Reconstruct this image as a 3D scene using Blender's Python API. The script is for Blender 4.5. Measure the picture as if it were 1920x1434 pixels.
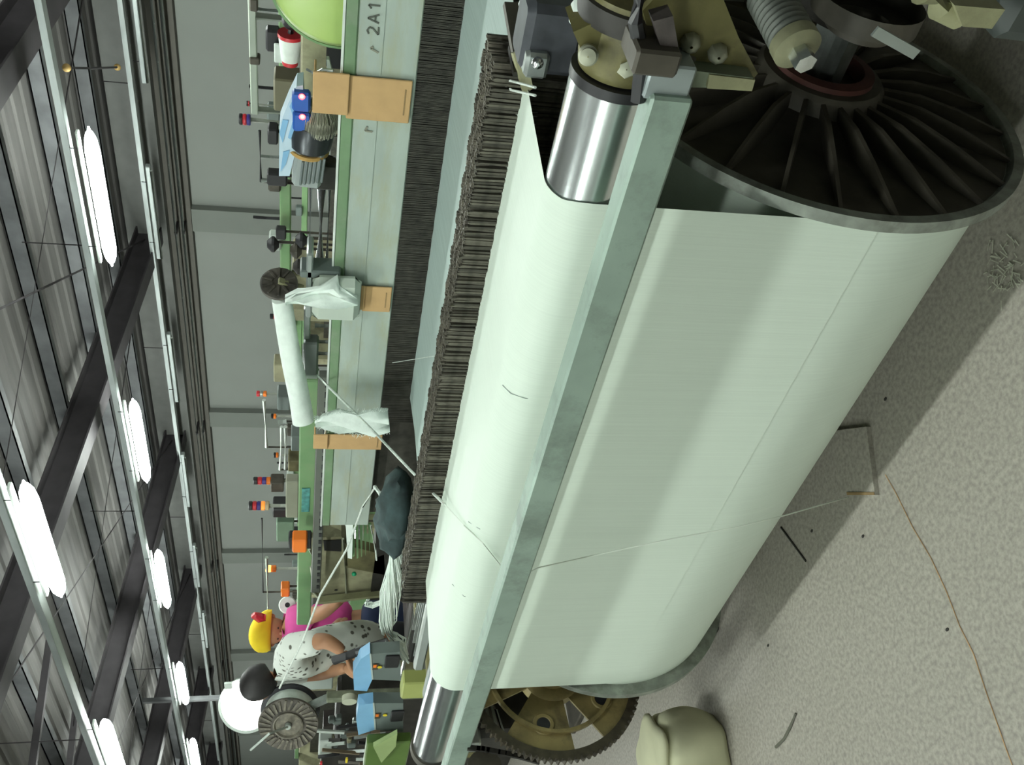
import bpy, math, random
from mathutils import Vector, Matrix
random.seed(7)
PI = math.pi
for o in list(bpy.data.objects): bpy.data.objects.remove(o)
SC = bpy.context.scene
COL = SC.collection
# ------------------------------------------------------------------ camera (held sideways: the photograph's left is the world's up)
FPX = 1784.0; PITCH = math.radians(11.985); YAW = math.radians(137.08); ROLL = math.radians(1.485); CH = 1.38
F_ = Vector((math.cos(YAW)*math.cos(PITCH), math.sin(YAW)*math.cos(PITCH), -math.sin(PITCH)))
R0 = Vector((math.sin(YAW), -math.cos(YAW), 0)); U0 = R0.cross(F_)
R_ = R0*math.cos(ROLL)+U0*math.sin(ROLL); U_ = U0*math.cos(ROLL)-R0*math.sin(ROLL)
cd = bpy.data.cameras.new('camera'); cam = bpy.data.objects.new('camera', cd); COL.objects.link(cam)
cd.sensor_fit = 'HORIZONTAL'; cd.sensor_width = 36; cd.lens = FPX/1920*36; cd.clip_start = .05; cd.clip_end = 200
M3 = Matrix((( -U_.x, R_.x, -F_.x), (-U_.y, R_.y, -F_.y), (-U_.z, R_.z, -F_.z)))
cam.matrix_world = Matrix.Translation((0, 0, CH)) @ M3.to_4x4()
SC.camera = cam
# ------------------------------------------------------------------ world, exposure
w = bpy.data.worlds.new('world'); SC.world = w; w.use_nodes = True
w.node_tree.nodes['Background'].inputs[0].default_value = (.62, .72, .64, 1)
w.node_tree.nodes['Background'].inputs[1].default_value = .05
SC.view_settings.view_transform = 'Standard'; SC.view_settings.look = 'None'
SC.view_settings.gamma = 1; SC.view_settings.use_curve_mapping = False
SC.view_settings.exposure = -0.05
LAMP_E = 78.0
LAMP_COL = (.92, 1.0, .94)

def at(px, py, X=None, Y=None, Z=None):          # pixel of the photograph -> point on a plane of the room
    v = px-960; u = 717-py
    d = F_ + R_*(u/FPX) - U_*(v/FPX)
    t = X/d.x if X is not None else Y/d.y if Y is not None else (Z-CH)/d.z
    return d*t + Vector((0, 0, CH))

# ------------------------------------------------------------------ materials
MATS = {}
def mat(name, col, rough=.6, metal=0.0, var=.12, scale=6.0, stretch=(1, 1, 1), bump=0.0, dirt=None, dirt_amt=.4, dirt_scale=2.0, emit=None, estr=0, spec=.5, alpha=1, bscale=None):
    if name in MATS: return MATS[name]
    m = bpy.data.materials.new(name); m.use_nodes = True; nt = m.node_tree; N = nt.nodes; Lk = nt.links
    b = N['Principled BSDF']; b.inputs['Roughness'].default_value = rough; b.inputs['Metallic'].default_value = metal
    b.inputs['Specular IOR Level'].default_value = spec
    tc = N.new('ShaderNodeTexCoord'); mp = N.new('ShaderNodeMapping'); mp.inputs['Scale'].default_value = stretch
    Lk.new(tc.outputs['Object'], mp.inputs['Vector'])
    n = N.new('ShaderNodeTexNoise'); n.inputs['Scale'].default_value = scale; n.inputs['Detail'].default_value = 5
    Lk.new(mp.outputs[0], n.inputs['Vector'])
    r = N.new('ShaderNodeValToRGB'); lo = [max(0, c*(1-var)) for c in col]; hi = [min(1, c*(1+var)) for c in col]
    r.color_ramp.elements[0].position = .3; r.color_ramp.elements[1].position = .7
    r.color_ramp.elements[0].color = (*lo, 1); r.color_ramp.elements[1].color = (*hi, 1)
    Lk.new(n.outputs[0], r.inputs[0]); out = r.outputs[0]
    if dirt:
        n2 = N.new('ShaderNodeTexNoise'); n2.inputs['Scale'].default_value = dirt_scale; n2.inputs['Detail'].default_value = 8; n2.inputs['Roughness'].default_value = .7
        Lk.new(mp.outputs[0], n2.inputs['Vector'])
        r2 = N.new('ShaderNodeValToRGB'); r2.color_ramp.elements[0].position = .48; r2.color_ramp.elements[1].position = .66
        r2.color_ramp.elements[0].color = (0, 0, 0, 1); r2.color_ramp.elements[1].color = (dirt_amt,)*3+(1,)
        Lk.new(n2.outputs[0], r2.inputs[0])
        mx = N.new('ShaderNodeMixRGB'); mx.inputs[2].default_value = (*dirt, 1)
        Lk.new(r2.outputs[0], mx.inputs[0]); Lk.new(out, mx.inputs[1]); out = mx.outputs[0]
    Lk.new(out, b.inputs['Base Color'])
    if bump:
        bp = N.new('ShaderNodeBump'); bp.inputs['Strength'].default_value = bump; bp.inputs['Distance'].default_value = .01
        if bscale:
            n3 = N.new('ShaderNodeTexNoise'); n3.inputs['Scale'].default_value = bscale; n3.inputs['Detail'].default_value = 3
            Lk.new(mp.outputs[0], n3.inputs['Vector']); Lk.new(n3.outputs[0], bp.inputs['Height'])
        else: Lk.new(n.outputs[0], bp.inputs['Height'])
        Lk.new(bp.outputs[0], b.inputs['Normal'])
    if emit:
        b.inputs['Emission Color'].default_value = (*emit, 1); b.inputs['Emission Strength'].default_value = estr
    if alpha < 1: b.inputs['Alpha'].default_value = alpha
    MATS[name] = m; return m

YARN = mat('warp_yarn', (.67, .76, .665), .6, var=.03, scale=4, stretch=(110, 1, 1), bump=.05, spec=.3)
BEAMYARN = YARN
COTTON = mat('white_cotton', (.74, .82, .76), .9, var=.06, scale=30, bump=.3)
CHROME = mat('chrome', (.76, .80, .80), .24, 1, var=.10, scale=5, stretch=(.4, 3, 3), dirt=(.25, .28, .26), dirt_amt=.35, dirt_scale=7)
STEEL = mat('worn_steel', (.42, .46, .44), .38, .8, var=.2, scale=14, dirt=(.12, .12, .10), dirt_amt=.5, dirt_scale=5)
BARM = mat('galvanised_bar', (.29, .38, .32), .5, .25, var=.12, scale=9, dirt=(.16, .20, .17), dirt_amt=.7, dirt_scale=7)
CAST = mat('cast_iron', (.08, .072, .055), .55, .25, var=.35, scale=11, dirt=(.03, .028, .022), dirt_amt=.6, dirt_scale=4, bump=.2)
RIMM = mat('flange_rim', (.30, .33, .29), .5, .4, var=.25, scale=30, dirt=(.12, .12, .1), dirt_amt=.6, dirt_scale=12)
OLIVE = mat('olive_paint', (.17, .155, .055), .5, .1, var=.3, scale=12, dirt=(.05, .045, .025), dirt_amt=.8, dirt_scale=6, bump=.15)
OLIVEL = mat('pale_olive_paint', (.30, .30, .17), .6, 0, var=.15, scale=12, dirt=(.1, .09, .05), dirt_amt=.5, dirt_scale=8)
OCHRE = mat('ochre_gear_paint', (.24, .19, .075), .5, .1, var=.25, scale=14, dirt=(.07, .055, .03), dirt_amt=.7, dirt_scale=8)
DARK = mat('dark_grease', (.028, .026, .022), .55, .2, var=.4, scale=16, bump=.2)
BLACK = mat('black_plastic', (.018, .018, .02), .45, 0, var=.2)
RUST = mat('rust_red', (.075, .022, .016), .7, 0, var=.3, scale=18)
WIRE = mat('drop_wire_steel', (.10, .092, .072), .55, .4, var=.5, scale=40)
def vary(m, lo, hi):
    nt = m.node_tree; b = nt.nodes['Principled BSDF']; src = b.inputs['Base Color'].links[0].from_socket
    oi = nt.nodes.new('ShaderNodeObjectInfo'); mr = nt.nodes.new('ShaderNodeMapRange'); mr.inputs['To Min'].default_value = lo; mr.inputs['To Max'].default_value = hi
    nt.links.new(oi.outputs['Random'], mr.inputs['Value']); vm = nt.nodes.new('ShaderNodeVectorMath'); vm.operation = 'SCALE'
    nt.links.new(src, vm.inputs[0]); nt.links.new(mr.outputs[0], vm.inputs['Scale']); nt.links.new(vm.outputs[0], b.inputs['Base Color'])
vary(WIRE, .45, 1.35)
HEDD = mat('heddle_wire', (.05, .048, .038), .55, .3, var=.4, scale=30)
PANEL = mat('harness_rail', (.37, .43, .38), .6, .1, var=.12, scale=4, stretch=(1, 1, 4), dirt=(.36, .38, .26), dirt_amt=.85, dirt_scale=3.5)
GREEN2 = mat('dull_green_paint', (.15, .25, .13), .5, 0, var=.15, scale=6, dirt=(.25, .29, .22), dirt_amt=.6, dirt_scale=4)
GREEN = mat('green_paint', (.17, .31, .14), .45, 0, var=.12, scale=8, dirt=(.20, .24, .14), dirt_amt=.5, dirt_scale=4)
LGREEN = mat('light_green_plastic', (.42, .58, .18), .35, 0, var=.06)
TAN = mat('cardboard', (.52, .33, .15), .85, 0, var=.07, scale=20)
KHAKI = mat('khaki_casting', (.30, .29, .18), .6, .1, var=.2, scale=10, dirt=(.12, .1, .06), dirt_amt=.6, dirt_scale=6)
GREYB = mat('grey_box', (.13, .16, .15), .5, 0, var=.1)
LGREY = mat('light_grey_plastic', (.42, .47, .43), .5, 0, var=.08)
BLUE = mat('blue_label', (.22, .45, .68), .4, 0, var=.1)
DBLUE = mat('deep_blue', (.02, .10, .42), .4, 0, var=.1)
ORANGE = mat('orange_plastic', (.85, .20, .02), .4, 0, var=.05)
REDP = mat('red_plastic', (.55, .03, .04), .4, 0, var=.05)
YEL = mat('yellow_cloth', (.85, .62, .02), .85, 0, var=.1)
LED = mat('red_led', (1, .1, .1), emit=(1, .04, .05), estr=9)
LEDC = mat('led_core', (1, .8, .3), emit=(1, .75, .3), estr=14)
AMB = mat('amber_lamp', (1, .5, .1), emit=(1, .38, .06), estr=6)
FLOORM = mat('terrazzo', (.365, .34, .295), .5, 0, var=.22, scale=90, dirt=(.46, .44, .38), dirt_amt=.5, dirt_scale=45, bump=.05, spec=.3)
WALLM = mat('wall_paint', (.225, .24, .22), .8, 0, var=.03, scale=1.5)
BANDM = mat('wall_band', (.105, .10, .085), .8, 0, var=.05)
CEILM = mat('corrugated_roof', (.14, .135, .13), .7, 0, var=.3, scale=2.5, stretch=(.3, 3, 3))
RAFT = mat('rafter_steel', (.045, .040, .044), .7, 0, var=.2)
PURL = mat('galvanised_purlin', (.13, .135, .14), .6, .2, var=.25, scale=5)
TRAYM = mat('cable_tray', (.50, .55, .54), .35, .6, var=.2, scale=6, stretch=(.3, 1, 1))
TUBE = mat('lamp_tube', (1, 1, 1), emit=LAMP_COL, estr=LAMP_E)
SKIN = mat('skin', (.42, .21, .11), .6, 0, var=.06)
HAIR = mat('black_hair', (.012, .010, .010), .6, 0, var=.3, scale=50)
PINK = mat('pink_cloth', (.62, .07, .30), .85, 0, var=.1)
NAVY = mat('navy_cloth', (.012, .022, .06), .9, 0, var=.2)
NET = mat('dark_net_cloth', (.035, .06, .06), .85, 0, var=.5, scale=14, bump=.4)
ROPE = mat('white_rope', (.62, .68, .62), .9, 0, var=.15, scale=80)
THREAD = mat('grey_thread', (.30, .36, .33), .9, 0, var=.1)
OTHREAD = mat('orange_thread', (.50, .30, .14), .9, 0, var=.4, scale=12)
SACK = mat('cream_sackcloth', (.62, .62, .42), .9, 0, var=.08, scale=7, bump=.3)
WOODB = mat('brown_wood', (.30, .20, .09), .8, 0, var=.3, scale=20)
REELM = mat('reel_disc', (.10, .09, .075), .6, .2, var=.6, scale=26)
# patterned shirt
def shirt_mat():
    m = mat('patterned_shirt', (.68, .72, .66), .85, 0, var=.05); nt = m.node_tree; N = nt.nodes
    b = N['Principled BSDF']; v = N.new('ShaderNodeTexVoronoi'); v.inputs['Scale'].default_value = 26
    tc = N.new('ShaderNodeTexCoord'); nt.links.new(tc.outputs['Object'], v.inputs['Vector'])
    r = N.new('ShaderNodeValToRGB'); r.color_ramp.elements[0].position = .22; r.color_ramp.elements[1].position = .32
    r.color_ramp.elements[0].color = (.10, .10, .08, 1); r.color_ramp.elements[1].color = (.68, .72, .66, 1)
    nt.links.new(v.outputs['Distance'], r.inputs[0]); nt.links.new(r.outputs[0], b.inputs['Base Color']); return m
SHIRT = shirt_mat()

# ------------------------------------------------------------------ mesh helpers
def basis(d):
    d = d.normalized(); a = Vector((0, 0, 1)) if abs(d.z) < .9 else Vector((1, 0, 0))
    s = d.cross(a).normalized(); return d, s, s.cross(d).normalized()
class MB:
    def __init__(s): s.v = []; s.f = []; s.m = []; s.mi = 0
    def add(s, vs, fs):
        k = len(s.v); s.v += [Vector(p) for p in vs]; s.f += [[i+k for i in f] for f in fs]; s.m += [s.mi]*len(fs); return s
    def box(s, lo, hi):
        a, b = lo, hi
        return s.add([(a[0],a[1],a[2]),(b[0],a[1],a[2]),(b[0],b[1],a[2]),(a[0],b[1],a[2]),(a[0],a[1],b[2]),(b[0],a[1],b[2]),(b[0],b[1],b[2]),(a[0],b[1],b[2])],
                     [(0,3,2,1),(4,5,6,7),(0,1,5,4),(1,2,6,5),(2,3,7,6),(3,0,4,7)])
    def cbox(s, c, dx, dy, dz, rot=None):
        c = Vector(c); vs = [Vector((x*dx/2, y*dy/2, z*dz/2)) for z in (-1, 1) for x, y in ((-1,-1),(1,-1),(1,1),(-1,1))]
        if rot: vs = [rot @ v for v in vs]
        return s.add([c+v for v in vs], [(0,3,2,1),(4,5,6,7),(0,1,5,4),(1,2,6,5),(2,3,7,6),(3,0,4,7)])
    def bbox(s, c, dx, dy, dz, bev=.005, rot=None):       # bevelled box
        c = Vector(c); bev = min(bev, dx*.45, dy*.45, dz*.45); vs = []
        for z, ins in ((-dz/2, bev), (-dz/2+bev, 0), (dz/2-bev, 0), (dz/2, bev)):
            x = dx/2-ins; y = dy/2-ins; e = bev*(1 if ins == 0 else .6)
            vs += [Vector(p) for p in ((-x+e,-y,z),(x-e,-y,z),(x,-y+e,z),(x,y-e,z),(x-e,y,z),(-x+e,y,z),(-x,y-e,z),(-x,-y+e,z))]
        if rot: vs = [rot @ v for v in vs]
        fs = [tuple(range(7, -1, -1)), tuple(range(24, 32))]
        for k in range(3):
            for i in range(8): j = (i+1) % 8; fs.append((k*8+i, k*8+j, k*8+8+j, k*8+8+i))
        return s.add([c+v for v in vs], fs)
    def bar(s, p, q, w, h, up=(0, 0, 1)):
        p = Vector(p); q = Vector(q); d = (q-p).normalized(); sd = d.cross(Vector(up)).normalized(); u = sd.cross(d)
        vs = [a+sd*x*w/2+u*y*h/2 for a in (p, q) for x, y in ((-1,-1),(1,-1),(1,1),(-1,1))]
        return s.add(vs, [(0,1,2,3),(7,6,5,4),(0,4,5,1),(1,5,6,2),(2,6,7,3),(3,7,4,0)])
    def loft(s, rings, cap=True, close=True):
        n = len(rings[0]); vs = [v for r in rings for v in r]; fs = []
        for k in range(len(rings)-1):
            for i in range(n if close else n-1):
                j = (i+1) % n; fs.append((k*n+i, k*n+j, (k+1)*n+j, (k+1)*n+i))
        if cap: fs.append(tuple(range(n-1, -1, -1))); fs.append(tuple(range((len(rings)-1)*n, len(rings)*n)))
        return s.add(vs, fs)
    def tube(s, pts, r, n=8, r2=None):
        pts = [Vector(p) for p in pts]; rings = []; prev = None
        for i, p in enumerate(pts):
            d = (pts[min(i+1, len(pts)-1)]-pts[max(i-1, 0)]).normalized()
            if prev is None: _, a, b = basis(d)
            else: a = (prev-d*prev.dot(d)).normalized(); b = d.cross(a)
            prev = a; rr = r if r2 is None else r+(r2-r)*i/(len(pts)-1)
            if isinstance(r, (list, tuple)): rr = r[i]
            rings.append([p+a*math.cos(t*2*PI/n)*rr+b*math.sin(t*2*PI/n)*rr for t in range(n)])
        return s.loft(rings)
    def cyl(s, p, q, r, n=20, r2=None): return s.tube([p, q], r, n, r2)
    def lathe(s, c, axis, prof, n=32, cap=False):      # prof: (along, radius)
        c = Vector(c); d, a, b = basis(Vector(axis))
        rings = [[c+d*h+a*math.cos(t*2*PI/n)*r+b*math.sin(t*2*PI/n)*r for t in range(n)] for h, r in prof]
        return s.loft(rings, cap=cap)
    def prism(s, pts, th):
        pts = [Vector(p) for p in pts]; th = Vector(th); n = len(pts)
        fs = [tuple(range(n-1, -1, -1)), tuple(range(n, 2*n))]+[(i, (i+1) % n, n+(i+1) % n, n+i) for i in range(n)]
        return s.add(pts+[p+th for p in pts], fs)
    def ball(s, c, rx, ry=None, rz=None, n=14, k=9):
        ry = ry or rx; rz = rz or rx; c = Vector(c); rings = []
        for i in range(k+1):
            t = PI*(i+.001)/(k+.002); rings.append([c+Vector((rx*math.sin(t)*math.cos(a*2*PI/n), ry*math.sin(t)*math.sin(a*2*PI/n), rz*math.cos(t))) for a in range(n)])
        return s.loft(rings)
    def build(s, name, m, parent=None, smooth=True, ang=35):
        off = Vector((0, 0, 0)); p = parent
        while p is not None: off += p.location; p = p.parent
        me = bpy.data.meshes.new(name); me.from_pydata([tuple(v-off) for v in s.v], [], s.f)
        ms = m if isinstance(m, (list, tuple)) else [m]
        for x in ms: me.materials.append(x)
        if len(ms) > 1: me.polygons.foreach_set('material_index', s.m)
        import bmesh
        bm = bmesh.new(); bm.from_mesh(me); bmesh.ops.recalc_face_normals(bm, faces=bm.faces); bm.to_mesh(me); bm.free()
        if smooth:
            me.polygons.foreach_set('use_smooth', [True]*len(me.polygons)); me.set_sharp_from_angle(angle=math.radians(ang))
        me.update(); o = bpy.data.objects.new(name, me); COL.objects.link(o); o.parent = parent
        return o
def tag(o, label, cat, group=None, kind=None):
    o['label'] = label
    if cat: o['category'] = cat
    if group: o['group'] = group
    if kind: o['kind'] = kind
    return o
def thing(name, label, cat, loc, group=None):
    o = bpy.data.objects.new(name, None); o.empty_display_size = .1; COL.objects.link(o); o.location = Vector(loc)
    return tag(o, label, cat, group)
def struct(o, label=None):
    o['kind'] = 'structure'
    if label: o['label'] = label
    return o
def copy_tree(o, parent=None):
    c = o.copy(); COL.objects.link(c); c.parent = parent
    for ch in o.children: copy_tree(ch, c)
    return c

# ================================================================== THE SETTING
WY = 9.3; XL = -26.0; XR = 4.5; YN = -3.2
b = MB().add([(XL, YN, 0), (XR, YN, 0), (XR, WY+.3, 0), (XL, WY+.3, 0), (XL, YN, -.2), (XR, YN, -.2), (XR, WY+.3, -.2), (XL, WY+.3, -.2)],
             [(0,1,2,3),(7,6,5,4),(0,4,5,1),(1,5,6,2),(2,6,7,3),(3,7,4,0)])
floor = struct(b.build('floor', FLOORM, None, False), 'worn pale terrazzo floor with small pits')
def slope(y): return 3.12+.088*(WY-y)            # underside of the rafters
RIDGE = -1.0
wall = struct(MB().box((XL, WY, 0), (XR, WY+.25, 3.6)).build('wall_back', WALLM, None, False), 'plain grey back wall with pilasters')
MB().box((XL, WY-.12, 2.77), (XR, WY, 3.02)).build('eaves_beam', BANDM, wall, False)
MB().box((XL, WY-.30, 3.02), (XR, WY, 3.46)).build('eaves_panel', mat('eaves_sheet', (.17, .175, .165), .7, 0, var=.1), wall, False)
for i, X in enumerate((-.1, -3.66, -7.28, -10.85, -14.5, -18.1, -21.7)):
    MB().box((X-.16, WY-.09, 0), (X+.16, WY, 2.77)).build('pilaster', BANDM if 0 else mat('pilaster_paint', (.165, .18, .16), .8, 0, var=.03), wall, False)
struct(MB().box((XL-.2, YN, 0), (XL, WY+.25, 4.3)).build('wall_left', WALLM, None, False), 'distant grey end wall')
struct(MB().box((XR, YN, 0), (XR+.2, WY+.25, 4.3)).build('wall_right', WALLM, None, False), 'grey end wall behind the camera side')
struct(MB().box((XL, YN-.2, 0), (XR, YN, 4.3)).build('wall_front', WALLM, None, False), 'grey wall behind the camera')
# roof: corrugated sheets on purlins on rafters
b = MB(); n = 0
ny = 60; prof = []
yy = WY+.3
while yy > YN-.2:
    for dy, dz in ((0, 0), (.05, 0), (.075, .014), (.125, .014), (.15, 0)): prof.append((yy-dy, dz))
    yy -= .2
vs = [(X, y, slope(y)+.34+dz) for X in (XL-.2, XR+.2) for y, dz in prof]; k = len(prof)
b.add(vs, [(i, i+1, k+i+1, k+i) for i in range(k-1)])
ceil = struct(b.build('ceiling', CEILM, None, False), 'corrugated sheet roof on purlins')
y = WY-1.0; k = 0
while y > YN:
    z = slope(y)
    mb = MB()      # C-section purlin
    mb.box((XL, y-.004, z+.20), (XR, y+.004, z+.33)); mb.box((XL, y-.004, z+.32), (XR, y+.06, z+.33)); mb.box((XL, y-.004, z+.20), (XR, y+.07, z+.21))
    mb.build('purlin', PURL, ceil, False); y -= 1.02; k += 1
for X in (-.1, -3.66, -7.35, -10.95, -14.47, -18.1, -21.7):      # tapered I rafters
    y0, y1 = WY-.02, YN
    for (a, c, zz0, zz1) in ((.006, 0, 0, .14), (.085, 0, 0, .012), (.085, 0, .128, .14)):
        pass
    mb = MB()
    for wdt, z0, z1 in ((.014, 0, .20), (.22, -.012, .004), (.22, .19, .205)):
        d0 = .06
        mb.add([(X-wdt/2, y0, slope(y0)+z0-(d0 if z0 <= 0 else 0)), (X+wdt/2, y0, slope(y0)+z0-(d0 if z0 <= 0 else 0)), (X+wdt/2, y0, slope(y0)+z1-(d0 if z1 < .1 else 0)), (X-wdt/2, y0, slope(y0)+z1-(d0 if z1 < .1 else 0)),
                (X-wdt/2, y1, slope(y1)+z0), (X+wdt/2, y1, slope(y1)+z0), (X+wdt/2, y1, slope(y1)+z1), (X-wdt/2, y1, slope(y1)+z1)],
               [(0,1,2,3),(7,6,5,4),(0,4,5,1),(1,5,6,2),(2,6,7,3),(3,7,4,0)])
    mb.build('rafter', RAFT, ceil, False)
# knee girder crossing above, far left near the photograph's edge
# cross bracing rods
for (x0, x1) in ((-3.66, -7.35), (-7.35, -10.95), (-10.95, -14.47)):
    for s_ in (0, 1):
        a, c = (x0, x1) if s_ else (x1, x0)
        MB().tube([(a, 8.9, slope(8.9)+.1), (c, 3.0, slope(3.0)+.1)], .010, 6).build('brace_rod', RAFT, ceil)
# collar beam running along the hall under the ridge side
MB().box((-16, 2.55, 3.42), (-7.6, 2.67, 3.62)).build('collar_beam', RAFT, ceil, False)
for X in (-8.6, -10.1, -11.6, -13.1): MB().bar((X, 2.6, 3.52), (X, 4.6, 3.66), .06, .06).build('strut', RAFT, ceil, False)
# two glowing strips that imitate warm reflections on the ceiling sheet
for px, py in ((248, 1298), (290, 1300)):
    c = at(px, py, Y=4.6); c.z = slope(4.6)+.325
    c = at(px, py, Z=c.z)
    MB().cbox(c, 1.3, .16, .01).build('ceiling_glint', mat('glint_glow', (.9, .8, .75), emit=(1, .85, .78), estr=1.1), ceil, False)
# big round lamp hanging from the roof
vc = at(462, 1322, Y=6.2)
ven = tag(MB().lathe(vc, F_, [(-.02, .36), (.02, .36)], 40, True).build('round_lamp', mat('daylight_pane', (1, 1, 1), emit=(1, 1, .97), estr=6)), 'glaring big round lamp hanging beside the black-haired worker', 'lamp')
MB().lathe(vc, F_, [(-.03, .36), (-.03, .40), (.05, .40), (.05, .36), (-.03, .36)], 40).build('rim', LGREY, ven)
pf = at(428, 1285, Y=6.2); MB().cbox(pf, .16, .03, .10).build('shutter_tab', LGREY, ven, False)
MB().box((vc.x-.03, vc.y+.1, vc.z+.3), (vc.x+.03, vc.y+.16, slope(vc.y)+.345)).build('hanger', PURL, ven, False)
# floor joints in the shade of the beam
for a, c in (((1465, 988), (1512, 1052)),):
    p, q = at(*a, Z=0), at(*c, Z=0)
    MB().bar(p+Vector((0,0,.001)), q+Vector((0,0,.001)), .005, .004).build('joint', DARK, floor, False)

# ================================================================== CEILING TRAYS, LAMPS, PIPES
def tray(Y, Z, x0, x1, w, label):
    o = thing('cable_tray', label, 'cable tray', ((x0+x1)/2, Y, Z), 'cable trays along the hall')
    MB().box((x0, Y-w/2, Z), (x1, Y+w/2, Z+.006)).build('tray_bottom', TRAYM, o, False)
    for s in (-1, 1): MB().box((x0, Y+s*w/2-.003, Z), (x1, Y+s*w/2+.003, Z+.045)).build('side_rail', TRAYM, o, False)
    x = x0+.8
    while x < x1-.4:
        MB().cyl((x, Y, Z+.006), (x, Y, slope(Y)+.20), .005, 6).build('hanger_rod', RAFT, o); x += 3.6
    return o
TY1 = at(90, 0, Z=3.1).y*.5+at(350, 1434, Z=3.1).y*.5
TY2 = at(228, 0, Z=3.1).y*.5+at(415, 1434, Z=3.1).y*.5
TY3 = at(28, 954, Z=3.1).y*.5+at(185, 1434, Z=3.1).y*.5
tray(TY1, 3.1, -24, 2, .09, 'middle galvanised cable tray, with the long row of lit lamps under it')
tray(TY2, 3.1, -24, 2, .09, 'galvanised cable tray nearest the back wall, unlit fittings under it')
tray(TY3, 3.1, -20, 2, .09, 'nearest cable tray, at the lower left corner of the photo')
tray(.42, 3.1, -12, 3, .09, 'cable tray above the warp beam, out of view')
def lamp(x, Y, Z, label, group, n=28):
    o = thing('fluorescent_lamp', label, 'lamp', (x-.62, Y, Z), group)
    c = Vector((x-.62, Y, Z)); L = 1.22
    mb = MB(); mb.lathe(c-Vector((L/2+.03, 0, 0)), (1, 0, 0), [(0, .006), (.03, .012), (.05, .026), (.10, .042), (.20, .052), (L-.14, .052), (L-.04, .042), (L+.01, .026), (L+.03, .012), (L+.06, .006)], 14, True)
    mb.build('tube', TUBE, o)
    MB().bbox(c+Vector((0, 0, .082)), L*.98, .05, .022, .004).build('batten', LGREY, o)
    for s in (-1, 1): MB().cyl(c+Vector((s*.45, 0, .09)), (c.x+s*.45, Y, Z+.15), .004, 6).build('hanger', RAFT, o)
    return o
LY = TY1-.05
for i, (px, py) in enumerate(((165, 242), (248, 750), (295, 1032), (335, 1242), (360, 1385))):
    p = at(px, py, Y=LY)
    lamp(p.x, LY, p.z-.005, ['lit lamp nearest the right end of the middle row, partly over the first rafter bay', 'second lit lamp of the middle row, beside the dark rafter', 'third lit lamp of the middle row, small and bright',
        'fourth lit lamp of the middle row, near the far end', 'farthest lit lamp of the middle row, cut by the frame'][i], 'lit lamps of the middle row')
ZN = at(45, 905, Y=TY3-.04).z
for i, (px, py) in enumerate(((45, 905), (195, 1350))):
    p = at(px, py, Y=TY3-.04)
    lamp(p.x, TY3-.04, p.z, ['largest lit lamp, top left of the upright view', 'second lamp of the nearest row, cut by the lower edge'][i], 'lit lamps of the nearest row')
lamp(-1.3, TY3, 2.98, 'lamp of the nearest row right of the view', 'lit lamps of the nearest row')
lamp(-11.8, TY3, 2.98, 'lamp of the nearest row left of the view', 'lit lamps of the nearest row')
for i, x in enumerate((-18.2, -21.4)): lamp(x, LY, 2.98, 'lamp of the middle row hidden far at the end, %s' % ['nearer one', 'last one'][i], 'lit lamps of the middle row')
lamp(-15.4, TY3, 2.98, 'far lamp of the nearest row left of the view', 'lit lamps of the nearest row')
lamp(-1.3, LY, 2.98, 'lamp of the middle row right of the view', 'lit lamps of the middle row')
for i, x in enumerate((-.1, -2.6, -5.5)):
    lamp(x, .42, 2.98, 'lamp of the row above the aisle beside the warp beam, %s' % ['over the camera', 'over the gear end', 'far along the aisle'][i], 'lit lamps above the aisle')
tray(-2.3, 3.1, -12, 3, .09, 'cable tray over the row of lamps behind the camera')
for i, x in enumerate((-.2, -2.6, -5.2)):
    lamp(x, -2.3, 2.98, 'lamp of the row behind the camera, %s' % ['right of the beam', 'its middle one', 'its left one'][i], 'lit lamps behind the camera')
# unlit fittings under the rear tray
def fitting(x, Y, Z, label):
    o = thing('lamp_fitting', label, 'lamp', (x, Y, Z), 'unlit fittings under the rear tray')
    MB().bbox((x, Y, Z), 1.22, .07, .05, .008).build('housing', TRAYM, o)
    MB().cyl((x-.58, Y-.05, Z-.035), (x+.58, Y-.05, Z-.035), .014, 10).build('tube', LGREY, o)
    for s in (-1, 1): MB().cyl((x+s*.4, Y, Z+.02), (x+s*.4, Y, Z+.08), .005, 6).build('hanger', RAFT, o)
for i, (px, py) in enumerate(((262, 40), (292, 400), (328, 690), (352, 900), (372, 1060), (388, 1180))):
    p = at(px-2, py, Y=TY2-.05); fitting(p.x, TY2-.05, p.z+.01, 'unlit tube fitting under the rear tray, %s' % ['rightmost, by the frame edge', 'second from the right', 'third from the right, above the reel', 'fourth from the right', 'fifth from the right', 'leftmost of those in view'][i])
# pipes along the wall
def pipe(p0, p1, Y, r, m, label):
    a, c = at(*p0, Y=Y), at(*p1, Y=Y); z = (a.z+c.z)/2
    o = thing('wall_pipe', label, 'pipe', (-8, Y, z), 'pipes along the eaves')
    MB().cyl((2, Y, z), (-24, Y, z), r, 10).build('pipe_run', m, o)
    for X in (-3.66, -7.28, -10.85, -14.5, -18.1): MB().cbox((X, Y+.1, z), .03, .22, .03).build('bracket', RAFT, o, False)
pipe((293, 60), (330, 470), 8.95, .022, CHROME, 'shiny pipe running below the eaves along the back wall')
pipe((318, 150), (345, 470), 8.98, .03, TRAYM, 'grey conduit just under the shiny eaves pipe')
# dangling cable loop between two trays
o = MB().tube([at(125, 127, Z=3.12), at(170, 128, Z=3.12), at(222, 126, Z=3.12)], .009, 6).build('cable', RAFT)
tag(o, 'dark cable crossing between two trays with yellow clips', 'cable')
for q in ((125, 127), (220, 126)): MB().ball(at(*q, Z=3.12), .03).build('clip', mat('ochre_clip', (.45, .3, .1)), o)

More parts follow.
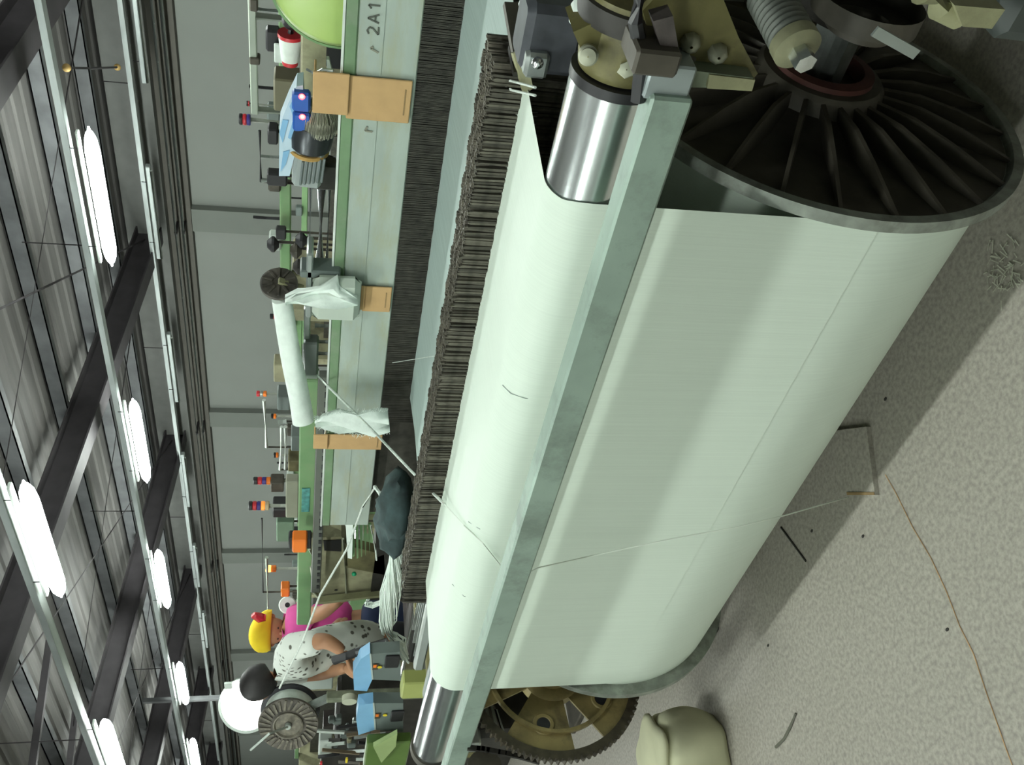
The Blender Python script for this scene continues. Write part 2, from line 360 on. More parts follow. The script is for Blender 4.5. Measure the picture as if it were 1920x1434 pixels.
# ================================================================== THE LOOM IN FRONT
BX0, BX1 = -.835, -2.526        # cloth on the beam
BY, BZ, BR, FR = 1.528, .468, .367, .40
RYc, RZc, RR = 1.228, .957, .067
# --- warp beam
wb = thing('warp_beam', 'big warp beam wound with white yarn between ribbed iron flanges', 'warp beam', (BX0, BY, 0))
MB().lathe((BX1, BY, BZ), (1, 0, 0), [(0, .1), (0, BR), (BX0-BX1, BR), (BX0-BX1, .1)], 128).build('wound_yarn', BEAMYARN, wb, True, 40)
MB().cyl((BX1-.35, BY, BZ), (BX0+.30, BY, BZ), .045, 20).build('shaft', STEEL, wb)
def flange(x, s, ribs):
    mb = MB(); mb.lathe((x, BY, BZ), (s, 0, 0), [(0, .06), (0, FR), (.022, FR), (.022, FR-.018), (.008, FR-.024), (.008, .10), (.008, .06)], 96)
    f = mb.build('flange', RIMM if 0 else [RIMM][0], wb, True, 40)
    d = MB(); d.lathe((x, BY, BZ), (s, 0, 0), [(.009, FR-.026), (.012, .2), (.03, .13), (.05, .08)], 72); d.build('web', CAST, f, True, 50)
    h = MB(); h.lathe((x, BY, BZ), (s, 0, 0), [(.01, .13), (.055, .122), (.065, .112), (.066, .095), (.045, .085), (.045, .04)], 48); h.build('hub', CAST, f)
    if ribs:
        r2 = MB(); r2.lathe((x, BY, BZ), (s, 0, 0), [(.03, .10), (.075, .095), (.078, .075), (.05, .07)], 40); r2.build('hub_ring', RUST, f)
        tpl = MB(); t = .004
        pr_ = [(.115, .008), (.115, .058), (.19, .060), (.27, .046), (FR-.02, .016), (FR-.02, .008)]
        vs = [(s*h_, sg*t*(1 if r_ < .2 else .8), r_) for sg in (-1, 1) for r_, h_ in pr_]; n = len(pr_)
        tpl.add(vs, [tuple(range(n-1, -1, -1)), tuple(range(n, 2*n))]+[(i, (i+1) % n, n+(i+1) % n, n+i) for i in range(n)])
        first = None
        NR = 24
        for i in range(NR):
            if first is None:
                first = tpl.build('rib', CAST, None, False); rb = first
            else: rb = first.copy(); COL.objects.link(rb)
            rb.parent = f; rb.location = Vector((x, BY, BZ))-wb.location; rb.rotation_euler = (i*2*PI/NR+.05, 0, 0)
            rb.rotation_euler.rotate_axis('Z', .22)
    return f
flange(BX0, 1, True); flange(BX1, -1, False)
# --- whip roller
rl = thing('whip_roller', 'long chrome roller that the warp sheet wraps over', 'roller', (RYc*0-.66, RYc, RZc))
MB().lathe((-3.06, RYc, RZc), (1, 0, 0), [(0, RR*.5), (0, RR), (2.40, RR), (2.40, RR*.5)], 64).build('barrel', CHROME, rl)
MB().lathe((-.668, RYc, RZc), (1, 0, 0), [(0, RR+.002), (.016, RR+.002), (.018, RR-.012), (.02, .03)], 48, True).build('end_cap', BLACK, rl)
MB().lathe((-3.09, RYc, RZc), (1, 0, 0), [(0, RR*.4), (0, RR+.006), (.035, RR+.006), (.035, RR*.4)], 48, True).build('end_collar', CAST, rl)
# --- warp sheet: beam -> roller -> drop wires -> heddles
def arc(cy, cz, r, a0, a1, n): return [(cy+r*math.cos(a0+(a1-a0)*i/n), cz+r*math.sin(a0+(a1-a0)*i/n)) for i in range(n+1)]
dy, dz = RYc-BY, RZc-BZ; dd = math.hypot(dy, dz); th = math.atan2(dz, dy)
r1, r2 = BR+.001, RR+.003; al = th+math.acos((r1-r2)/dd)
path = [(BY+r1*math.cos(al), BZ+r1*math.sin(al))]
path += [(path[0][0]+(RYc+r2*math.cos(al)-path[0][0])*i/6, path[0][1]+(RZc+r2*math.sin(al)-path[0][1])*i/6) for i in range(1, 6)]
path += arc(RYc, RZc, r2, al, PI/2-.02, 14)
DWY = 1.51; SZ = 1.022
path += [(1.35, 1.025), (1.45, 1.023), (DWY, SZ), (1.66, SZ), (1.9, 1.022), (2.1, 1.024), (2.22, 1.03), (2.5, 1.05)]
XN = [-.838, BX1+.01]
def xedge(y): # the sheet narrows slightly on its right side towards the drop wires
    if y < 1.228: return XN[0]-.010*max(0, min(1, (y-1.157)/.02))
    return XN[0]-.010+min(1, (y-1.228)/.28)*.015+max(0, min(1, (y-1.65)/.3))*.12
mb = MB(); nx = 60; vs = []; fs = []
for (y, z) in path:
    x0 = xedge(y)
    for i in range(nx+1): vs.append((x0+(XN[1]-x0)*i/nx, y, z+.0006*math.sin(i*2.3)))
KS = [i for i, (y, z) in enumerate(path) if y > 1.64][0]
fr = []
for k in range(len(path)-1):
    for i in range(nx): a = k*(nx+1)+i; (fr if k >= KS else fs).append((a, a+1, a+nx+2, a+nx+1))
mb.add(vs, fs)
sh = mb.build('warp_sheet', YARN, None, True, 80)
rs = MB().add(vs, fr).build('rear_threads', mat('rear_yarn', (.50, .62, .58), .6, var=.12, scale=4, stretch=(110, 1, 1), bump=.1, alpha=.80), sh, True, 80); rs['kind'] = 'stuff'  # sheet past the drop wires, in a darker and slightly see-through yarn colour
sh.location = (0, 0, 0)
tag(sh, 'white sheet of warp threads running over the chrome roller to the drop wires', 'yarn sheet', kind='stuff')
# --- square bar in front of the roller
bz0, bz1 = .893, .951
sb = thing('square_bar', 'mottled galvanised square bar across the whole loom in front of the roller', 'bar', (-1.8, 1.10, .92))
MB().bbox((-1.86, 1.090, (bz0+bz1)/2+.006), 2.52, .045, .058, .004).build('bar_body', BARM, sb)
# brackets at its right end
MB().bbox((-.585, 1.105, .935), .05, .055, .062, .003).build('end_cap', mat('grey_cap', (.33, .38, .38), .4, .4), sb)
MB().bbox((-.553, 1.10, .965), .035, .075, .06, .004).build('clamp', CAST, sb)
# --- warp stop motion with drop wires
dw = thing('warp_stop_motion', 'dark bank of hanging steel drop wires standing on the warp sheet', 'drop wire bank', (-1.7, 1.57, 1.02))
tpl = MB().prism([(-.0024, 0, -.10), (-.0024, 0, .058), (-.0009, 0, .064), (.0009, 0, .064), (.0024, 0, .058), (.0024, 0, -.10)], (0, .008, 0)); first = None
DX0, DX1 = -.835, -2.64
for i in range(300):
    x = DX0+(DX1-DX0)*i/299+random.uniform(-.002, .002)
    if first is None: first = tpl.build('drop_wire', WIRE, None, False); c = first
    else: c = first.copy(); COL.objects.link(c)
    c.parent = dw; c.location = Vector((x, DWY+random.uniform(-.003, .003), 1.018+random.uniform(-.004, .004)))-dw.location
    c.rotation_euler = (random.uniform(-.04, .04), random.uniform(-.012, .012), random.uniform(-.12, .12))
mb = MB()
for row in range(1, 6):
    for i in range(640):
        x = DX0+.01+(DX1-DX0)*i/639+random.uniform(-.001, .001); y = DWY+.025*row; h = 1.079+random.uniform(-.0015, .0015)+(.0025 if (i//11+row) % 3 == 0 else 0)
        mb.cbox((x, y, (h+.93)/2), .0028, .008, h-.93, Matrix.Rotation(random.uniform(-.12, .12), 3, 'Z'))
k = mb.build('drop_wires_behind', WIRE, dw, False); k['kind'] = 'stuff'
for row in range(6):
    MB().box((-3.06 if row % 2 else -2.9, DWY+.025*row-.002+.006, .985), (-.72, DWY+.025*row+.002+.006, 1.006)).build('contact_bar', STEEL, dw, False)
# side holder at the right end of the wires
hp = at(990, 140, Y=1.45)
MB().prism([at(962, 100, Y=1.50), at(983, 92, Y=1.50), at(1000, 165, Y=1.47), at(985, 178, Y=1.47)], (-.01, .02, 0)).build('end_plate', OLIVEL, dw, False)
MB().bar(at(962, 8, Y=1.62), at(980, 112, Y=1.52), .035, .012, (1, 0, 0)).build('dark_end_bar', CAST, dw, False)
MB().bar(at(968, 90, Y=1.56), at(978, 140, Y=1.50), .03, .01, (1, 0, 0)).build('end_strut', DARK, dw, False)
MB().bbox(at(1003, 112, Y=1.44), .045, .05, .04, .006).build('adjuster_block', STEEL, dw)
MB().ball(at(1008, 118, Y=1.40), .010).build('adjuster_screw', CHROME, dw)
for i in range(2):
    tag(MB().tube([at(920, 145+9*i, Y=1.60), at(960, 152+17*i, Y=1.50), at(1004, 164+15*i, Y=1.38)], .0022, 6).build('cord', ROPE), ['upper', 'lower'][i]+' of two pale cords tied across the right end of the drop wires', 'cord', 'cords round the drop wire end')
# left side end rods of the stop motion (aluminium)
for i, (a, c, w_) in enumerate((((800, 1098), (772, 1235), .034), ((812, 1098), (785, 1262), .034))):
    p, q = at(*a, Y=1.50+.0*i), at(*c, Y=1.50)
    z = (p.z+q.z)/2
    if i == 1: z -= .012
    tag(MB().bbox(((p.x+q.x)/2, 1.47-.05*i, z-.02), abs(p.x-q.x), .03, w_, .006).build('guide_bar', mat('aluminium', (.48, .52, .49), .4, .7, var=.12, scale=8, stretch=(.5, 2, 2))),
        ['rear flat aluminium bar sticking out left of the drop wires', 'front flat aluminium bar sticking out left of the drop wires, with yellow tag'][i], 'bar', 'aluminium bars left of the drop wires')
# lower roller under the sheet at the right
lr = thing('lease_roller', 'small greyish roller with fluff on its right end under the warp sheet', 'roller', (-.7, 1.36, .985))
p = at(1030, 110, Y=1.36); q = at(1035, 280, Y=1.36)
p = at(1030, 110, Z=.968); LRY = p.y
MB().tube([(-.56, LRY, p.z), (-2.6, LRY, p.z)], .034, 24).build('roller_body', mat('grimy_roller', (.30, .34, .30), .6, .2, var=.35, scale=18), lr)
mb = MB()
for i in range(26):
    a = random.uniform(0, 6.28); x = random.uniform(-.62, -.54)
    mb.ball((x-.05, LRY+.036*math.cos(a), p.z+.036*math.sin(a)), random.uniform(.008, .016), n=7, k=5)
k = mb.build('lint', COTTON, lr)
# --- heddle harness
HY = 2.25
hz_bot = at(745, 480, Y=HY).z; hz_top = at(633, 480, Y=HY).z
hx1 = at(655, 984, Y=HY).x; hx0 = -.35
hh = thing('harness', 'grey harness rail panel with green top edge over a dark curtain of heddles', 'harness', (-2, HY, 1.0))
MB().bbox(((hx0+hx1)/2, HY+.004, (hz_bot+hz_top-.022)/2), hx0-hx1, .012, hz_top-.022-hz_bot, .003).build('rail_panel', PANEL, hh)
MB().bbox(((hx0+hx1)/2, HY+.003, hz_top-.006), hx0-hx1, .016, .034, .004).build('green_edge', GREEN2, hh)
MB().box((hx1, HY-.007, hz_top+.010), (hx0, HY+.012, hz_top+.016)).build('bright_edge_strip', mat('polished_strip', (.8, .86, .8), .3, .4), hh, False)
MB().box((hx1, HY-.004, hz_bot+.092), (hx0, HY-.001, hz_bot+.095)).build('seam_strip', PANEL, hh, False)
for i in range(1, 6):
    yy = HY+.022*i; up = .012*((i*5) % 3)-.008
    fr = MB().bbox(((hx0+hx1)/2, yy, (hz_bot+hz_top)/2+up), hx0-hx1-.03, .010, hz_top-hz_bot-.02, .002).build('heddle_frame', GREEN, hh)
    MB().box((hx1+.02, yy-.005, .80+up), (hx0-.02, yy+.005, .84+up)).build('lower_rail', STEEL, fr, False)
mb = MB()
for row in range(2):
    for i in range(640):
        x = hx0-.05-(2.25)*i/639+random.uniform(-.001, .001)
        mb.cbox((x, HY+.004+.022*row, (hz_bot+.84)/2), .0022, .004, hz_bot-.84)
k = mb.build('heddles', HEDD, hh, False); k['kind'] = 'stuff'
MB().box((hx1+.02, HY+.05, .70), (hx0, HY+.056, hz_bot)).build('unlit_backing', HEDD, hh, False)  # dark sheet backing the heddles, toned for the unlit inside of the harness
# chalked marks on the right end of the panel: 2 A 1
def stroke(mb, pts, w=.0038):
    for a, c in zip(pts, pts[1:]): mb.bar(a, c, w, .002, (0, 1, 0))
mb = MB(); mk = lambda x, z: Vector((x, HY-.0035, z))
bx = at(712, 12, Y=HY).x; gz = at(722, 12, Y=HY).z; gh = .05; ppx = (at(712, 62, Y=HY).x-bx)/50*1.0
def G(px0, pts): # px0 = photo row of the glyph centre
    x = at(712, px0, Y=HY).x
    return [mk(x+u*.022, gz+.012+v*gh*.55) for u, v in pts]
stroke(mb, G(10, [(0, 0), (0, 1)])); stroke(mb, G(10, [(0, 1), (-.4, .75)]))
stroke(mb, G(35, [(-.5, 0), (0, 1), (.5, 0)])); stroke(mb, G(35, [(-.3, .35), (.3, .35)]))
stroke(mb, G(58, [(-.4, .85), (0, 1), (.4, .8), (.3, .5), (-.4, 0), (.5, 0)]))
mb.build('handwriting', mat('marker_ink', (.10, .11, .09), .8), hh, False)
# smudges of old writing further along the panel
for px_ in (98, 170, 247):
    x = at(712, px_, Y=HY).x; mb = MB(); stroke(mb, [mk(x, gz+.008), mk(x+random.uniform(-.015, .015), gz+.028), mk(x+.015, gz+.022)], .005)
    mb.build('faded_mark', mat('faded_ink', (.22, .22, .17), .8), hh, False)
# cardboard straps over the panel
def strap(label, x, wd, z0, z1, ztop, yb, y=None):
    y = y or HY-.012
    o = thing('cardboard_strip', label, 'cardboard strip', (x, y, z0), 'cardboard strips tied over the harness panel')
    MB().bbox((x, y, (z0+z1)/2), wd, .006, z1-z0, .002).build('lower_flap', TAN, o, False)
    MB().bbox((x+.012, y-.01, (z1+ztop)/2), wd*.95, .006, ztop-z1+.01, .002).build('upper_flap', TAN, o, False)
    MB().bbox((x+.012, y+yb/2-.01, ztop), wd*.95, yb, .006, .002).build('folded_top', TAN, o, False)
    MB().box((x-wd*.3, y-.0045, z0+.015), (x+wd*.3, y-.003, z0+.018)).build('crease', WOODB, o, False)
a = at(770, 192, Y=HY-.012); c = at(650, 182, Y=HY-.012); t = at(590, 172, Y=HY-.012)
strap('widest tan cardboard strip, at the right by the blue yarn feeder', (a.x+c.x)/2, .125, a.z, c.z, t.z, .06)
a = at(733, 562, Y=HY-.012); c = at(680, 562, Y=HY-.012); t = at(630, 562, Y=HY-.012)
strap('short tan cardboard strip below the pale hood', a.x, .105, a.z, c.z, t.z, .04)
a = at(716, 829, Y=HY-.012); c = at(612, 829, Y=HY-.012); t = at(590, 829, Y=HY-.012)
strap('long tan cardboard strip left of the hanging white cloth', a.x, .085, a.z, c.z, t.z, .04)
# --- loom frame: side frames, cross beams, feet
lf = thing('weaving_loom', 'greasy olive iron frame of the loom with side walls and long beams', 'loom', (-1.9, 1.9, 0))
MB().bbox((-.40, 1.95, .50), .06, .9, 1.0, .01).build('side_frame', OLIVE, lf)
MB().bbox((-3.16, 2.15, .49), .06, .9, .98, .01).build('side_frame', OLIVE, lf)
MB().bbox((-3.16, 1.50, .86), .06, .55, .18, .01).build('side_arm', OLIVE, lf)
for X in (-.40, -3.16):
    for Y in (1.85, 2.6): MB().bbox((X, Y, .025), .16, .18, .05, .008).build('foot', CAST, lf)
MB().box((-3.12, 2.05, .30), (-.44, 2.15, .55)).build('cross_beam', OLIVE, lf, False)
MB().box((-3.12, 2.75, .10), (-.44, 2.85, .95)).build('front_beam', DARK, lf, False)
a = at(562, 700, Y=2.62); c = at(557, 1160, Y=2.62); a2 = at(588, 1000, Y=2.62); zt = (a.z+c.z)/2
MB().bbox(((a.x+c.x)/2-.0, 2.62, (zt+a2.z)/2), a.x-c.x, .08, zt-a2.z, .006).build('top_beam', GREEN, lf)
# blue-green label on the beam
q = at(573, 940, Y=2.57); MB().cbox((q.x, 2.577, q.z), .18, .003, .035).build('beam_label', mat('teal_label', (.08, .28, .26), .5, var=.4, scale=40), lf, False)
a = at(601, 700, Y=2.45); c = at(597, 1105, Y=2.45)
mb = MB(); mb.bbox(((a.x+c.x)/2-.0, 2.45, (a.z+c.z)/2), a.x-c.x+.0, .04, .045, .004).build('slotted_rail', mat('slotted_grey', (.14, .15, .13), .5, .3), lf)
mb = MB(); x = a.x-.04
while x > c.x+.03: mb.box((x-.014, 2.427, (a.z+c.z)/2-.016), (x+.014, 2.431, (a.z+c.z)/2-.004)); x -= .055
mb.build('slots', BLACK, lf, False)
# chrome shafts behind the panel at the right
for i, (px_, r) in enumerate(((582, .007), (602, .021), (616, .008))):
    a = at(px_, 350, Y=2.6); c = at(px_-2, 512, Y=2.6); z = (a.z+c.z)/2
    tag(MB().cyl((a.x+.05, 2.6, z), (c.x, 2.6, z), r, 20).build('polished_shaft', CHROME), ['thin upper polished rod behind the panel', 'thick polished shaft behind the panel, right of the hood', 'thin lower polished rod hugging the panel edge'][i], 'shaft', 'polished shafts behind the panel')

# ---------------- right end mechanisms
rb = thing('roller_bearing', 'olive bearing housing with bolts and black seal at the right end of the chrome roller', 'bearing', (-.6, RYc, RZc))
MB().lathe((-.648, RYc, RZc), (1, 0, 0), [(0, .03), (0, .060), (.02, .064), (.07, .064), (.075, .075), (.115, .075), (.12, .05), (.12, .02)], 40).build('housing', OLIVE, rb)
MB().lathe((-.573, RYc, RZc), (1, 0, 0), [(0, .05), (0, .078), (.01, .080), (.03, .080), (.04, .06)], 40).build('seal_ring', DARK, rb)
for q in ((1103, 104), (1175, 128)):
    p = at(*q, X=-.640) if 0 else at(*q, Y=RYc-.06)
    bo = MB().lathe(p, (.3, -1, .3), [(-.012, .014), (.002, .014), (.004, .011), (.010, .011), (.011, 0.001)], 6 if q[0] > 1150 else 20).build('bolt', mat('pale_bolt', (.36, .37, .28), .4, .4), rb)
MB().prism([at(1075, 60, Y=RYc-.04), at(1120, 40, Y=RYc-.04), at(1225, 70, Y=RYc-.04), at(1235, 110, Y=RYc-.04), at(1160, 100, Y=RYc-.04), at(1090, 95, Y=RYc-.04)], (0, .07, 0)).build('clamp_strap', OLIVE, rb, False)
MB().bbox(at(1110, 25, Y=RYc+.02), .06, .05, .06, .015).build('lint_pad', COTTON, rb)
MB().tube([at(1150, 35, Y=RYc), at(1135, 15, Y=RYc), at(1150, -10, Y=RYc)], .014, 12).build('olive_pipe', mat('yellow_pipe', (.42, .33, .08), .5), rb)
# drop-wire drive housings, dark
tag(MB().bbox(at(1030, 55, Y=1.48), .12, .10, .10, .012).build('drive_housing', mat('slate_housing', (.06, .065, .075), .5, .2, var=.3, scale=20)), 'dark slate housing at the right end of the drop wires', 'gear housing')
mb = MB()
for i in range(40):
    t = i/39; mb.ball(at(985+22*t+random.uniform(-6, 6), 5+60*t, Y=1.56), random.uniform(.006, .013), n=6, k=4)
tag(mb.build('lint_strand', COTTON), 'white lint clinging along the end of the stop motion', 'lint', kind='stuff')
# machine side bracket plate
bk = thing('side_bracket', 'olive cast bracket plate with two pale bolts at the right end', 'bracket', (-.52, 1.12, .85))
Yb = 1.13
MB().prism([at(1205, 20, Y=Yb), at(1262, -40, Y=Yb), at(1345, -30, Y=Yb), at(1385, 70, Y=Yb), at(1421, 138, Y=Yb), at(1410, 150, Y=Yb), at(1300, 140, Y=Yb), at(1232, 120, Y=Yb)], (0, .012, 0)).build('plate', OLIVE, bk, False)
MB().prism([at(1330, 140, Y=Yb-.03), at(1416, 150, Y=Yb-.03), at(1410, 171, Y=Yb-.03), at(1326, 166, Y=Yb-.03)], (0, .04, 0)).build('pale_lip', OLIVEL, bk, False)
MB().prism([at(1296, 132, Y=Yb-.028), at(1412, 146, Y=Yb-.028), at(1400, 166, Y=Yb-.02), at(1296, 164, Y=Yb-.02)], (0, .03, 0)).build('lip', mat('dull_green', (.16, .19, .13), .6), bk, False)
for q in ((1295, 82), (1346, 102)):
    p = at(*q, Y=Yb-.008); MB().lathe(p, (.1, -1, .2), [(-.008, .014), (.003, .013), (.010, .008), (.014, .002)], 8).build('bolt', mat('pale_bolt', (.36, .37, .28)), bk)
tag(MB().tube([at(1200, -20, Y=1.10), at(1192, 40, Y=1.10), at(1204, 110, Y=1.10), at(1196, 190, Y=1.09)], .010, 8).build('gap_shade', BLACK), 'black strip standing in for the shaded gap behind the square bar end', 'gap_shade')  # black strip paints the shade between roller and bar
tag(MB().prism([at(1225, 40, Y=1.08), at(1262, 30, Y=1.08), at(1272, 88, Y=1.08), at(1240, 92, Y=1.08)], (0, .03, 0)).build('hanger_block', mat('rusty_slate', (.10, .085, .08), .6, .2, var=.4, scale=30), None, False), 'rusty slate block above the end of the square bar', 'block')
tag(MB().bar(at(1150, 120, Y=1.33), at(1290, 135, Y=1.12), .05, .018).build('support_arm', CAST, None, False), 'dark arm carrying the square bar end', 'bracket')
# spring / bellows
sp = thing('coil_spring', 'ribbed grey spring buffer with a shiny bolt head above the flange hub', 'spring', at(1470, 60, Y=1.1))
p0, p1 = at(1440, -10, Y=1.12), at(1500, 100, Y=1.02); d = (p1-p0); L = d.length
pr2 = []
for i in range(9):
    h = L*.74*i/9; pr2 += [(h, .019), (h+L*.74/36, .029), (h+L*.74/18, .029)]
MB().lathe(p0, d, [(0, .01)]+pr2+[(L*.74, .026), (L*.74, .01)], 32).build('coils', mat('grimy_spring', (.10, .11, .095), .5, .4), sp, True, 80)
MB().lathe(p0+d*.74, d, [(0, .022), (.004, .030), (.020, .030), (.024, .022), (.026, .008)], 28, True).build('cap', mat('grimy_cap', (.20, .20, .12), .5, .2, var=.3, scale=30), sp)
MB().lathe(p0+d*.74+d.normalized()*.034, d, [(-.01, .014), (.012, .014), (.014, .005)], 6, True).build('bolt_head', CHROME, sp)
# gear case, hub clutch, blade
gc = thing('gear_case', 'black greasy gear case driving the warp beam at the right end', 'gear case', (-.55, 1.45, .45))
MB().lathe((-.665, BY, BZ), (1, 0, 0), [(0, .06), (0, .09), (.02, .10), (.07, .10), (.08, .09), (.12, .085), (.13, .05)], 40).build('clutch_drum', DARK, gc)
MB().bbox((-.47, 1.42, .60), .09, .30, .34, .02).build('case', DARK, gc)
MB().bbox((-.46, 1.22, .42), .08, .22, .16, .02).build('lower_case', mat('dark_slate', (.05, .06, .055), .5), gc)
MB().lathe((-.52, 1.26, .60), (-1, 0, 0), [(0, .08), (.03, .08), (.035, .05), (.05, .05), (.05, .01)], 32).build('pinion', CAST, gc)
p = at(1672, 82, Y=1.12); MB().bar(at(1640, 58, Y=1.10), at(1718, 102, Y=1.10), .004, .014, (1, 0, 0)).build('bright_lever', mat('bright_lever', (.36, .40, .38), .4, .5), gc, False)
pc = thing('pipe_bracket', 'pale olive cast arm in the dark right corner near the floor', 'bracket', at(1800, 20, Y=1.05))
MB().tube([at(1735, -20, Y=1.06), at(1765, 8, Y=1.06), at(1800, 25, Y=1.06)], .020, 12).build('arm', OLIVEL, pc)
MB().prism([at(1790, 10, Y=1.03), at(1885, 18, Y=1.03), at(1860, 54, Y=1.03), at(1805, 50, Y=1.03)], (0, .05, 0)).build('foot_block', OLIVEL, pc, False)
MB().bbox((-.44, 1.25, .12), .10, .40, .24, .02).build('base', mat('grey_base', (.035, .035, .03), .6), pc)

# ---------------- left end: gear wheel, chain, block
GY, GZ, GX, GR = 1.26, .647, -2.62, .272
gw = thing('drive_gear', 'large ochre gear wheel with dark toothed rim and oval holes at the left end', 'gear', (GX, GY, GZ-GR))
NT = 90; mb = MB(); rings = []
for xx in (GX-.028, GX+.0):
    outer = []
    for i in range(NT*4):
        a = i*2*PI/(NT*4); rr = GR+(.004 if (i % 4) in (0, 1) else -.005); outer.append(Vector((xx, GY+rr*math.cos(a), GZ+rr*math.sin(a))))
    rings.append(outer)
def inner(xx, r): return [Vector((xx, GY+r*math.cos(i*2*PI/(NT*4)), GZ+r*math.sin(i*2*PI/(NT*4)))) for i in range(NT*4)]
mb.loft([inner(GX-.028, GR-.026), rings[0], rings[1], inner(GX, GR-.026), inner(GX-.028, GR-.026)], cap=False)
mb.build('toothed_rim', mat('greasy_rim', (.055, .045, .028), .45, .3, var=.4, scale=40), gw, True, 30)
for i in range(5):      # arms, slotted
    a = i*2*PI/5+.35; b_ = a+2*PI/5
    pts = []
    for t in range(9): u = a-.42+.84*t/8; pts.append((GR-.022, u))
    for t in range(5): u = a+.55-1.1*t/4; pts.append((.085, u))
    P = [Vector((GX-.018, GY+r*math.cos(u), GZ+r*math.sin(u))) for r, u in pts]
    arm = MB().prism(P, (.008, 0, 0)).build('arm', OCHRE, gw, False)
    c = Vector((GX-.008, GY+.17*math.cos(a), GZ+.17*math.sin(a)))
    MB().lathe(c, (1, 0, 0), [(0, .018), (.004, .022), (.004, .030), (0, .033)], 20).build('hole_rim', OCHRE, arm)
    MB().lathe(c, (1, 0, 0), [(-.001, .0225), (.002, .0225)], 20, True).build('hole', BLACK, arm)
MB().lathe((GX-.02, GY, GZ), (1, 0, 0), [(-.03, .095), (.012, .095), (.016, .088), (.016, .06), (.05, .055), (.055, .045), (.055, .005)], 40, True).build('hub', OCHRE, gw)
MB().lathe((GX-.01, GY, GZ), (1, 0, 0), [(0, GR*.72), (.014, GR*.72), (.014, GR*.68), (0, GR*.68)], 60).build('stiffening_ring', OCHRE, gw)
# second disc nearer the beam, khaki bracket behind
gb2 = thing('drive_bracket', 'khaki gearbox bracket behind the gear wheel below the roller', 'bracket', (-2.72, 1.45, .5))
MB().bbox((-2.76, 1.50, .72), .05, .42, .40, .02).build('plate', mat('khaki_dark', (.12, .11, .05), .6, .1, var=.4, scale=14), gb2)
MB().bbox((-2.70, 1.36, .84), .06, .10, .07, .008).build('switch_box', LGREY, gb2)
MB().cyl((-2.9, 1.26, .647), (-2.55, 1.26, .647), .02, 16).build('stub_shaft', STEEL, gb2)
MB().bbox((-2.80, 1.52, .45), .10, .16, .9, .01).build('post', DARK, gb2)
# drive chain from gear to up under the bar
ch = thing('roller_chain', 'greasy drive chain running along the lower edge beneath the bar', 'chain', (-2.68, 1.1, .7))
ptsA = [at(x, y, X=-2.70) for x, y in ((1010, 1428), (975, 1418), (935, 1410), (905, 1404), (880, 1402))]
first = None
for s in range(4):
    a, c = ptsA[s], ptsA[s+1]
    for k in range(3):
        p = a.lerp(c, (k+.5)/3); dd_ = (c-a).normalized()
        MB().bar(p-dd_*.012, p+dd_*.012, .010, .014).build('link', DARK, ch, False)
tag(MB().lathe((-2.74, 1.02, .86), (1, 0, 0), [(0, .01), (0, .05), (.02, .05), (.02, .01)], 30, True).build('sprocket', CAST), 'dark sprocket under the left end of the bar', 'sprocket')
ge = thing('take_up_gearbox', 'dark greasy take-up gearbox at the lower left end of the loom', 'gear case', (-2.95, 1.35, 0))
MB().bbox((-3.0, 1.42, .76), .14, .45, .30, .02).build('case', DARK, ge)
MB().bbox((-2.92, 1.18, .88), .06, .06, .10, .008).build('bracket', STEEL, ge)
for i in range(5): MB().bar(at(905+6*i, 1275+14*i, X=-2.9), at(915+8*i, 1345+10*i, X=-2.9), .01, .01).build('lever', [STEEL, CAST][i % 2], ge, False)
MB().bbox((-3.02, 1.62, .31), .10, .10, .62, .01).build('pedestal', OLIVE, ge)

# ================================================================== THINGS ON AND ABOVE THE LOOM
# small round reel behind + cloth-wrapped tube + hood
RYd = 2.30
rc = at(523, 530, Y=RYd)
re = thing('reel', 'small black ribbed reel at the right end of the wrapped tube', 'reel', rc)
ax = Vector((1, -.25, .05)).normalized()
MB().lathe(rc, ax, [(-.02, .02), (-.02, .052), (-.012, .058), (.0, .058), (.004, .050), (.002, .02)], 36, True).build('disc', REELM, re)
for i in range(10):
    a = i*2*PI/10; _, s1, s2 = basis(ax); u = s1*math.cos(a)+s2*math.sin(a)
    MB().bar(rc+u*.020+ax*.006, rc+u*.052+ax*.006, .006, .006, ax).build('spoke', REELM, re, False)
MB().bar(rc+ax*.012, rc+Vector((-.02, 0, -.075)), .022, .01).build('holder', OLIVEL, re, False)
wt = thing('wrapped_tube', 'long tube wrapped in white cloth sloping down from the black reel', 'cloth roll', at(545, 670, Y=RYd))
A1 = at(527, 560, Y=RYd); A2 = at(568, 788, Y=RYd-.10); 
mb = MB(); d = (A2-A1)
_, s1, s2 = basis(d); rings = []
for k in range(13):
    t = k/12; c = A1+d*t; r = .031+.006*t; rings.append([c+(s1*math.cos(a*2*PI/20)+s2*math.sin(a*2*PI/20))*r*(1+.06*math.sin(3*a*2*PI/20+k*.6)) for a in range(20)])
mb.loft(rings); mb.build('wrapping', COTTON, wt)
MB().tube([A1-d*.05, A2+d*.03], .012, 10).build('core_rod', STEEL, wt)
